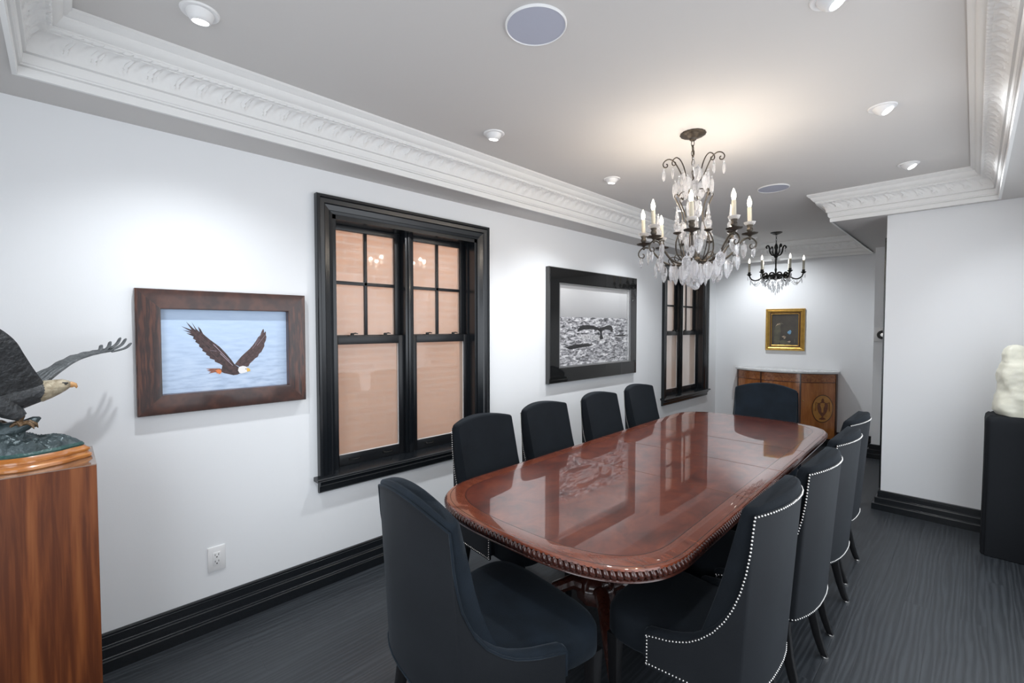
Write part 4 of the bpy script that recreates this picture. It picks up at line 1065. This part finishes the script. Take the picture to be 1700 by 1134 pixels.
def small_chandelier():
    c = Vector((1.04, 6.286, 0)); root = empty('small_chandelier', (c.x, c.y, 0)); tag(root, 'smaller black iron candle chandelier hanging near the back wall painting', 'chandelier')
    MB().lathe([(0.066, 2.735), (0.064, 2.728), (0.04, 2.715), (0.012, 2.705), (0.006, 2.70)], n=24).build('canopy', 'black_iron', root)
    mb = MB(); z = 2.705; k = 0
    while z > 2.60:
        rr = Matrix.Rotation((k % 2) * PI / 2, 3, 'Z') @ Matrix.Diagonal((0.62, 1, 1.25)) @ Matrix.Rotation(PI / 2, 3, 'X'); mb.torus((0, 0, z - 0.012), 0.012, 0.0028, 12, 6, rr); z -= 0.024; k += 1
    mb.build('chain', 'black_iron', root)
    mb = MB(); mb.lathe([(0.006, 2.60), (0.016, 2.58), (0.022, 2.55), (0.014, 2.52), (0.020, 2.47), (0.026, 2.44), (0.010, 2.42), (0.008, 2.30), (0.014, 2.28), (0.008, 2.24), (0.05, 2.22), (0.06, 2.19), (0.04, 2.165), (0.01, 2.15)], n=16); mb.build('stem', 'black_iron', root)
    for i in range(4):
        a = i * PI / 2 + 0.75; ca, sa = math.cos(a), math.sin(a); P = smooth_path([(0.015, 2.455), (0.05, 2.46), (0.075, 2.50), (0.082, 2.55), (0.10, 2.575), (0.12, 2.555), (0.108, 2.54)], 3)
        mb = MB(); mb.tube([(r * ca, r * sa, z) for r, z in P], [0.012, 0.012] + [0.009] * (len(P) - 2), 6); mb.build('crown_scroll', 'black_iron', root, smooth=60)
    mb = MB(); mb.torus((0, 0, 2.20), 0.15, 0.010, 36, 8)
    for k in range(12):
        a = k * PI / 6; mb.torus((0.15 * math.cos(a), 0.15 * math.sin(a), 2.205), 0.026, 0.009, 12, 6, Matrix.Rotation(a + PI / 2, 3, 'Z') @ Matrix.Rotation(PI / 2, 3, 'X'))
    for k in range(4): 
        a = k * PI / 2; mb.tube([(0, 0, 2.19), (0.15 * math.cos(a), 0.15 * math.sin(a), 2.20)], 0.007, 6)
    mb.build('ring', 'black_iron', root, smooth=60)
    fwd = math.atan2(-c.y, CAMX - c.x)
    for i in range(6):
        a = fwd + PI / 2 + i * PI / 3; ca, sa = math.cos(a), math.sin(a)
        P = smooth_path([(0.14, 2.205), (0.18, 2.165), (0.23, 2.155), (0.272, 2.18), (0.29, 2.225)], 3); mb = MB()
        mb.tube([(r * ca, r * sa, z) for r, z in P], 0.0085, 7); arm = mb.build('arm', 'black_iron', root, smooth=60)
        mb = MB(); mb.lathe([(0.010, 2.215), (0.030, 2.232), (0.026, 2.238), (0.014, 2.240), (0.018, 2.255), (0.013, 2.262)], (0.29 * ca, 0.29 * sa, 0), 14); mb.build('drip_pan', 'black_iron', arm, smooth=60)
        mb = MB(); mb.lathe([(0.0125, 2.26), (0.0125, 2.370), (0.008, 2.374)], (0.29 * ca, 0.29 * sa, 0), 12); cd = mb.build('candle', 'candle', arm, smooth=60)
        mb = MB(); mb.lathe([(0.006, 2.372), (0.0125, 2.392), (0.010, 2.412), (0.002, 2.435)], (0.29 * ca, 0.29 * sa, 0), 12); mb.build('bulb', 'bulb_far', cd, smooth=60)
    g = gem(0.024, 0.05, 0.010); first = [None]
    def hang(x, y, z, yaw):
        if first[0] is None: o = g.build('crystal_pendant', 'crystal', root, smooth=0); first[0] = o
        else: o = first[0].copy(); COL.objects.link(o); o.parent = root
        o.location = (x, y, z); o.rotation_euler = (0, 0, yaw)
    rnd = random.Random(5)
    for n, r, z in ((14, 0.155, 2.17), (12, 0.115, 2.12), (9, 0.075, 2.08), (6, 0.04, 2.04), (1, 0.0, 2.01), (6, 0.275, 2.15), (6, 0.225, 2.13), (6, 0.305, 2.21), (6, 0.095, 2.53), (6, 0.04, 2.42)):
        for k in range(n):
            a = fwd + PI / 2 + 2 * PI * k / n + (0.25 if n > 6 else 0); hang(r * math.cos(a), r * math.sin(a), z + rnd.uniform(-0.006, 0.006), a + PI / 2)
    mb = MB()      # crystal bead garlands
    for i in range(6):
        a0 = fwd + PI / 2 + i * PI / 3; a1 = a0 + PI / 3
        for k in range(1, 14):
            t = k / 14; p = Vector((0.29 * math.cos(a0), 0.29 * math.sin(a0), 2.215)).lerp(Vector((0.29 * math.cos(a1), 0.29 * math.sin(a1), 2.215)), t)
            p.z -= 0.12 * 4 * t * (1 - t); mb.ball(p, 0.006, 6, 4)
        a = a0
        for k in range(10):
            t = k / 9; mb.ball((lerp(0.285, 0.15, t) * math.cos(a), lerp(0.285, 0.15, t) * math.sin(a), 2.17 - 0.10 * 4 * t * (1 - t) * 0.7), 0.006, 6, 4)
    mb.build('bead_garland', 'crystal', root, smooth=0)
small_chandelier()

# ================================================================ CEILING FITTINGS
DL_LABEL = ['white recessed eyeball downlight in the ceiling corner above the eagle picture', 'white recessed downlight in front of the crown above the near window',
            'white recessed downlight above the whale photograph', 'white recessed downlight at the wall side behind the chandelier',
            'white recessed downlight on the right, closest to the camera end', 'white recessed downlight cut off by top edge of the photo',
            'white tilted recessed downlight right of chandelier, the larger-looking of the pair', 'white tilted recessed downlight just before the right crown corner',
            'white recessed downlight near the far chandelier']
def downlight(x, y, aim, label):
    e = empty('recessed_downlight', (x, y, CEIL)); tag(e, label, 'ceiling light', 'recessed eyeball downlights')
    MB().lathe([(0.034, -0.0005), (0.050, -0.006), (0.060, -0.006), (0.064, -0.001), (0.064, 0.0)], n=32, cap=False).build('trim_ring', 'lamp_trim', e, smooth=50)
    d = Vector((aim[0], aim[1], -1)).normalized(); R = d.to_track_quat('-Z', 'Y').to_matrix().to_4x4()
    mb = MB(); mb.T = Matrix.Translation((0, 0, 0.012)) @ R
    mb.lathe([(0.043, 0.02), (0.047, 0.0), (0.045, -0.018), (0.038, -0.036), (0.031, -0.046), (0.027, -0.046), (0.025, -0.036)], n=28, cap=False); mb.build('eyeball', 'lamp_trim', e, smooth=60)
    mb = MB(); mb.T = Matrix.Translation((0, 0, 0.012)) @ R; mb.lathe([(0.0255, -0.036), (0.024, -0.041), (0.012, -0.044), (0.001, -0.045)], n=20); mb.build('lens', 'lens', e, smooth=60)
for (x, y, aim), lab in zip(DOWNLIGHTS, DL_LABEL): downlight(x, y, aim, lab)
for (x, y, r, lab) in ((1.563, 1.326, 0.118, 'round flush ceiling speaker near the camera, above the table end'), (1.57, 4.263, 0.118, 'round flush ceiling speaker beyond the large chandelier')):
    e = empty('ceiling_speaker', (x, y, CEIL)); tag(e, lab, 'speaker', 'round ceiling speakers')
    MB().lathe([(r - 0.006, -0.006), (r - 0.003, -0.009), (r, -0.007), (r + 0.001, 0.0)], n=64, cap=False).build('rim', 'lamp_trim', e, smooth=60)
    MB().lathe([(0.001, -0.007), (r * 0.6, -0.007), (r - 0.005, -0.006)], n=64, cap=False).build('grille', 'speaker', e, smooth=60)

# ================================================================ OUTLETS, THERMOSTAT
def outlet(loc, rz, label, w_=0.080, h=0.128):
    e = empty('wall_outlet', loc, rz); tag(e, label, 'outlet')
    MB().box((0, -w_ / 2, -h / 2), (0.007, w_ / 2, h / 2)).build('cover_plate', 'plate', e, bevel=0.0025)
    MB().box((0.006, -0.017, -0.034), (0.0095, 0.017, 0.034)).build('socket_face', 'plate', e, bevel=0.001)
    mb = MB()
    for z in (0.018, -0.016):
        mb.box((0.0094, -0.009, z - 0.002), (0.0099, -0.0065, z + 0.008)); mb.box((0.0094, 0.0065, z - 0.002), (0.0099, 0.009, z + 0.008)); mb.box((0.0094, -0.003, z - 0.012), (0.0099, 0.003, z - 0.006))
    mb.build('slots', 'slot', e, smooth=0)
outlet((0, 0.548, 0.353), 0, 'white double wall outlet low under the eagle picture')
outlet(bw(0.28, 0, 0.42), math.atan2(BU.y, BU.x) - PI / 2, 'white wall outlet low on back wall left of sideboard', 0.07, 0.115)
e = empty('thermostat', (2.02, 6.9, 1.478)); tag(e, 'black-ringed round thermostat on white plate beside the passage corner', 'thermostat')
MB().box((-0.082, -0.012, -0.082), (0.082, 0, 0.082)).build('back_plate', 'plate', e, bevel=0.003)
mb = MB(); mb.T = Matrix.Translation((0, -0.012, 0)) @ Matrix.Rotation(PI / 2, 4, 'X'); mb.lathe([(0.052, 0), (0.052, 0.018), (0.046, 0.024), (0.036, 0.024), (0.034, 0.018), (0.001, 0.018)], n=32); mb.build('dial', 'black_iron', e)
mb = MB(); mb.T = Matrix.Translation((0, -0.030, 0)) @ Matrix.Rotation(PI / 2, 4, 'X'); mb.lathe([(0.022, 0), (0.020, 0.004), (0.001, 0.005)], n=24); mb.build('centre_cap', 'chrome', e)

# ================================================================ EAGLE PEDESTAL AND SCULPTURE
PZ = 1.08
pd = empty('display_pedestal', (0, 0, 0)); tag(pd, 'tall walnut veneered display pedestal carrying the eagle bronze', 'pedestal')
MB().box((0.235, -0.345, 0.0), (0.580, 0.074, PZ - 0.004)).build('body', 'walnut', pd, bevel=0.002)
MB().box((0.235, -0.345, PZ - 0.004), (0.580, 0.074, PZ)).build('top_panel', 'ped_top', pd, smooth=0)
ea = empty('eagle_sculpture', (0.42, -0.08, PZ)); tag(ea, 'bronze sculpture of an eagle with spread wings on a rock over waves', 'sculpture')
def E(x, y, z): return (x - 0.42, y + 0.08, z - PZ)
# wooden plinth: wavy ogee outline
def plinth_ring(off, z, n=72):
    r = []
    for k in range(n):
        a = 2 * PI * k / n; ca, sa = math.cos(a), math.sin(a)
        wob = 1 + 0.045 * math.sin(5 * a + 0.6) + 0.025 * math.sin(9 * a + 1.2)
        r.append(E(0.415 + ca * (0.115 + off) * wob, -0.125 + sa * (0.178 + off) * wob, z))
    return r
mb = MB(); mb.rings([plinth_ring(o, z) for o, z in ((0.000, PZ), (0.004, PZ + 0.004), (0.004, PZ + 0.012), (-0.004, PZ + 0.019), (-0.006, PZ + 0.024), (0.0, PZ + 0.028), (0.0, PZ + 0.034), (-0.010, PZ + 0.040), (-0.016, PZ + 0.046))]); mb.build('plinth', 'honey', ea, smooth=40)
# patinated base plate and waves
mb = MB(); mb.rings([plinth_ring(o, z) for o, z in ((-0.018, PZ + 0.045), (-0.016, PZ + 0.052), (-0.022, PZ + 0.060))]); mb.build('patina_base', 'verd', ea, smooth=40)
def wavef(u, v):
    a = 2 * PI * u; r = v; ca, sa = math.cos(a), math.sin(a); wob = 1 + 0.045 * math.sin(5 * a + 0.6) + 0.025 * math.sin(9 * a + 1.2)
    x = 0.415 + ca * r * 0.095 * wob; y = -0.125 + sa * r * 0.158 * wob
    n = noise.noise(Vector((x * 22, y * 16, 0))) ; n2 = abs(noise.noise(Vector((x * 45, y * 30, 3))))
    h = 0.014 + 0.018 * n + 0.020 * (1 - n2 * 2) * 0.7
    ed = min(1, (1 - r) / 0.12)
    mound = 0.085 * math.exp(-(((y + 0.19) / 0.085) ** 2 + ((x - 0.42) / 0.06) ** 2))
    return E(x, y, PZ + 0.056 + (h + mound) * ed)
mb = MB(); mb.grid(wavef, 120, 34); mb.build('waves', 'wave', ea, smooth=70)
# rock / driftwood perch
mb = MB()
perch = [(0.42, -0.25, 1.15), (0.43, -0.21, 1.185), (0.43, -0.17, 1.205), (0.43, -0.13, 1.215), (0.43, -0.10, 1.226), (0.43, -0.076, 1.236), (0.43, -0.066, 1.241)]
mb.tube([E(*p) for p in perch], [0.055, 0.045, 0.034, 0.026, 0.019, 0.013, 0.005], 12)
mb.tube([E(0.42, -0.10, 1.14), E(0.425, -0.115, 1.17), E(0.43, -0.125, 1.205)], [0.032, 0.020, 0.018], 10); mb.tube([E(0.40, -0.20, 1.12), E(0.41, -0.19, 1.18)], [0.05, 0.04], 10)
v2 = []
for p in mb.v:
    n = noise.noise(Vector(p) * 40); q = Vector(p) + Vector((n, noise.noise(Vector(p) * 35 + Vector((5, 0, 0))), -n)) * 0.007; v2.append(tuple(q))
mb.v = v2; mb.build('rock', 'wave', ea, smooth=70)
# body: loft from tail to neck
def loft(path, nseg=20):
    R = []
    P = [Vector(p[:3]) for p in path]
    for i, (x, y, z, rx, rz) in enumerate(path):
        t = (P[min(i + 1, len(P) - 1)] - P[max(i - 1, 0)]).normalized(); side = Vector((1, 0, 0)); side = (side - t * side.dot(t)).normalized(); up = side.cross(t)
        R.append([E(*(P[i] + side * rx * math.cos(2 * PI * k / nseg) + up * rz * math.sin(2 * PI * k / nseg))) for k in range(nseg)])
    return R
mb = MB(); mb.rings(loft([(0.42, -0.60, 1.36, 0.055, 0.006), (0.42, -0.50, 1.345, 0.05, 0.009), (0.42, -0.42, 1.335, 0.035, 0.02), (0.42, -0.34, 1.328, 0.05, 0.045), (0.42, -0.26, 1.322, 0.064, 0.060), (0.42, -0.18, 1.322, 0.066, 0.062), (0.42, -0.12, 1.330, 0.056, 0.052), (0.42, -0.075, 1.338, 0.042, 0.040), (0.42, -0.05, 1.344, 0.034, 0.033)])); mb.build('body', 'feather', ea, smooth=60)
mb = MB(); mb.rings(loft([(0.42, -0.085, 1.333, 0.030, 0.030), (0.42, -0.068, 1.337, 0.037, 0.038), (0.421, -0.045, 1.344, 0.033, 0.034), (0.422, -0.022, 1.351, 0.026, 0.028), (0.423, -0.004, 1.356, 0.021, 0.0225), (0.423, 0.008, 1.356, 0.015, 0.016), (0.423, 0.014, 1.355, 0.009, 0.010)], 24)); hd = mb.build('head', 'eagle_head', ea, smooth=60)
mb = MB(); mb.tube([E(0.423, 0.004, 1.357), E(0.423, 0.017, 1.358), E(0.423, 0.026, 1.354), E(0.423, 0.030, 1.346), E(0.423, 0.029, 1.341)], [0.010, 0.0095, 0.0075, 0.004, 0.001], 10); mb.tube([E(0.423, 0.006, 1.351), E(0.423, 0.022, 1.348)], [0.006, 0.003], 8); mb.build('beak', 'beak', hd, smooth=60)
mb = MB(); mb.ball(E(0.440, 0.001, 1.361), 0.0038, 8, 6); mb.ball(E(0.406, 0.001, 1.361), 0.0038, 8, 6); mb.tube([E(0.440, -0.008, 1.366), E(0.438, 0.008, 1.364)], 0.003, 6); mb.build('eye', 'slot', hd, smooth=60)
# thighs, legs and talons
for x, y in ((0.452, -0.105), (0.392, -0.175)):
    mb = MB(); mb.tube([E(x, y - 0.055, 1.315), E(x, y - 0.03, 1.280), E(x, y - 0.005, 1.255)], [0.038, 0.031, 0.017], 12); th = mb.build('thigh', 'feather', ea, smooth=60)
    mb = MB(); mb.tube([E(x, y - 0.008, 1.262), E(x - 0.002, y - 0.012, 1.24), E(x - 0.004, y - 0.006, 1.228)], [0.012, 0.009, 0.011], 8)
    for dx, dy in ((-0.018, 0.028), (0.0, 0.034), (0.018, 0.026), (0.0, -0.026)):
        mb.tube([E(x - 0.004, y - 0.006, 1.232), E(x - 0.004 + dx * 0.6, y - 0.006 + dy * 0.6, 1.236), E(x - 0.004 + dx, y - 0.006 + dy, 1.226), E(x - 0.004 + dx * 1.15, y - 0.006 + dy * 1.15, 1.212)], [0.0085, 0.0075, 0.006, 0.001], 7)
    mb.build('foot', 'talon', th, smooth=60)
# wings: thick lofted surfaces with feather ridges on the trailing side
def wing(lead, trail, thick, nm, mat, ridges):
    n = len(lead); K = 30; mb = MB()
    L = smooth_path(lead, 5); Tt = smooth_path(trail, 5)
    def S(i, v, side):
        a, b = Vector(L[i]), Vector(Tt[i]); ch = b - a
        t = (Vector(L[min(i + 1, len(L) - 1)]) - Vector(L[max(i - 1, 0)])).normalized(); nn = t.cross(ch).normalized() if ch.length > 1e-6 else Vector((1, 0, 0))
        th = thick * (1 - 0.7 * i / len(L)) * (math.sqrt(max(0, v)) * 2.0 if v < 0.12 else (1 - v) * 0.8 + 0.06)
        rid = 0.0022 * math.sin(i * ridges + v * 2) * v + 0.0012 * math.sin(v * 30)
        return a + ch * v + nn * (side * th * 0.5 + rid) + nn * (0.10 * ch.length * math.sin(PI * v) * 0.6)
    R = []
    for i in range(len(L)):
        vs = [k / K for k in range(K + 1)]
        R.append([E(*S(i, v, 1)) for v in vs] + [E(*S(i, v, -1)) for v in reversed(vs)])
    mb.rings(R); o = mb.build(nm, mat, ea, smooth=60); return o
# near wing sweeps up and out of the left edge
nw = wing([(0.44, -0.055, 1.372), (0.47, -0.078, 1.425), (0.50, -0.098, 1.478), (0.53, -0.118, 1.528), (0.56, -0.160, 1.575), (0.59, -0.24, 1.62), (0.61, -0.33, 1.64)],
     [(0.47, -0.26, 1.300), (0.52, -0.33, 1.335), (0.56, -0.39, 1.38), (0.60, -0.44, 1.43), (0.62, -0.48, 1.48), (0.64, -0.51, 1.52), (0.65, -0.54, 1.56)], 0.026, 'wing', 'feather', 1.9)
nw['label'] = 'dark near wing'
fw = wing([(0.40, -0.058, 1.350), (0.355, -0.012, 1.398), (0.30, 0.035, 1.436), (0.25, 0.080, 1.454), (0.21, 0.120, 1.462), (0.18, 0.155, 1.466)],
     [(0.385, -0.105, 1.385), (0.30, -0.05, 1.415), (0.225, 0.005, 1.448), (0.185, 0.055, 1.464), (0.16, 0.10, 1.472), (0.15, 0.135, 1.478)], 0.026, 'wing', 'wing_grey', 1.7)
fw['label'] = 'outstretched grey far wing'
tips = [((0.19, 0.145, 1.464), (0.150, 0.213, 1.500)), ((0.18, 0.135, 1.466), (0.140, 0.196, 1.520)), ((0.175, 0.120, 1.466), (0.132, 0.178, 1.524)), ((0.19, 0.105, 1.462), (0.150, 0.143, 1.508)), ((0.20, 0.085, 1.462), (0.165, 0.112, 1.494))]
for a, b in tips:
    a, b = Vector(a), Vector(b); m = a.lerp(b, 0.55) + Vector((0.004, 0.008, -0.006)); mb = MB()
    P = smooth_path([tuple(a), tuple(m), tuple(b)], 5); mb.tube([E(*p) for p in P], [0.007 + 0.003 * math.sin(PI * k / (len(P) - 1)) if k < len(P) - 1 else 0.002 for k in range(len(P))], 8, flat=0.45); mb.build('primary_feather', 'wing_grey', fw, smooth=60)

# ================================================================ RIGHT PEDESTAL AND STONE FIGURE
dp = empty('draped_pedestal', (2.985, 4.62, 0)); tag(dp, 'pedestal fully draped in black cloth at the right edge', 'pedestal')
def drape(off, z, n=64, fold=0.0):
    r = []
    for k in range(n):
        a = 2 * PI * k / n; ca, sa = math.cos(a), math.sin(a); p = 0.28
        x = math.copysign(abs(ca) ** p, ca) * (0.145 + off); y = math.copysign(abs(sa) ** p, sa) * (0.145 + off)
        f = fold * math.sin(9 * a + 1) + fold * 0.5 * math.sin(17 * a); x *= 1 + f; y *= 1 + f
        r.append((x, y, z + (fold * 0.25 * math.sin(7 * a) if z > 0.9 else 0)))
    return r
ZT = 0.965
mb = MB(); mb.rings([drape(0.0, 0.004, fold=0.02), drape(-0.002, 0.3, fold=0.012), drape(-0.004, 0.6, fold=0.008), drape(-0.004, 0.85, fold=0.005), drape(-0.003, ZT - 0.045, fold=0.010), drape(-0.008, ZT - 0.018, fold=0.022), drape(-0.022, ZT - 0.004, fold=0.03), drape(-0.045, ZT), drape(-0.10, ZT)]); mb.build('drape', 'cloth', dp, smooth=60)
st = MB(); R = []
KEYS = ((0.0, 0.095, 0.10, 0.0), (0.03, 0.113, 0.11, 0.0), (0.10, 0.112, 0.11, 0.0), (0.17, 0.108, 0.10, 0.002), (0.22, 0.098, 0.10, 0.0), (0.30, 0.097, 0.095, -0.002), (0.345, 0.092, 0.09, -0.004), (0.360, 0.080, 0.08, -0.006), (0.385, 0.072, 0.07, -0.012), (0.42, 0.070, 0.066, -0.016), (0.455, 0.056, 0.056, -0.018), (0.475, 0.036, 0.04, -0.018), (0.483, 0.012, 0.012, -0.018))
for q_ in range(61):
    z = 0.483 * q_ / 60
    rx, ry, ox = [interp([(k_[0], k_[i_]) for k_ in KEYS], z) for i_ in (1, 2, 3)]
    r = []
    for k in range(48):
        a = 2 * PI * k / 48; d = 1 + 0.16 * noise.noise(Vector((math.cos(a) * 1.6, math.sin(a) * 1.6, z * 9))) - 0.10 * abs(noise.noise(Vector((math.cos(a) * 3, math.sin(a) * 3, z * 16)))) + 0.03 * noise.noise(Vector((math.cos(a) * 8, math.sin(a) * 8, z * 45)))
        r.append((ox + rx * d * math.cos(a), ry * d * math.sin(a), z))
    R.append(r)
st.rings(R); so = st.build('stone_figure', 'stone', loc=(2.995, 4.62, ZT + 0.001), smooth=70)
tag(so, 'pale cream carved stone figure standing on the black draped pedestal', 'sculpture')
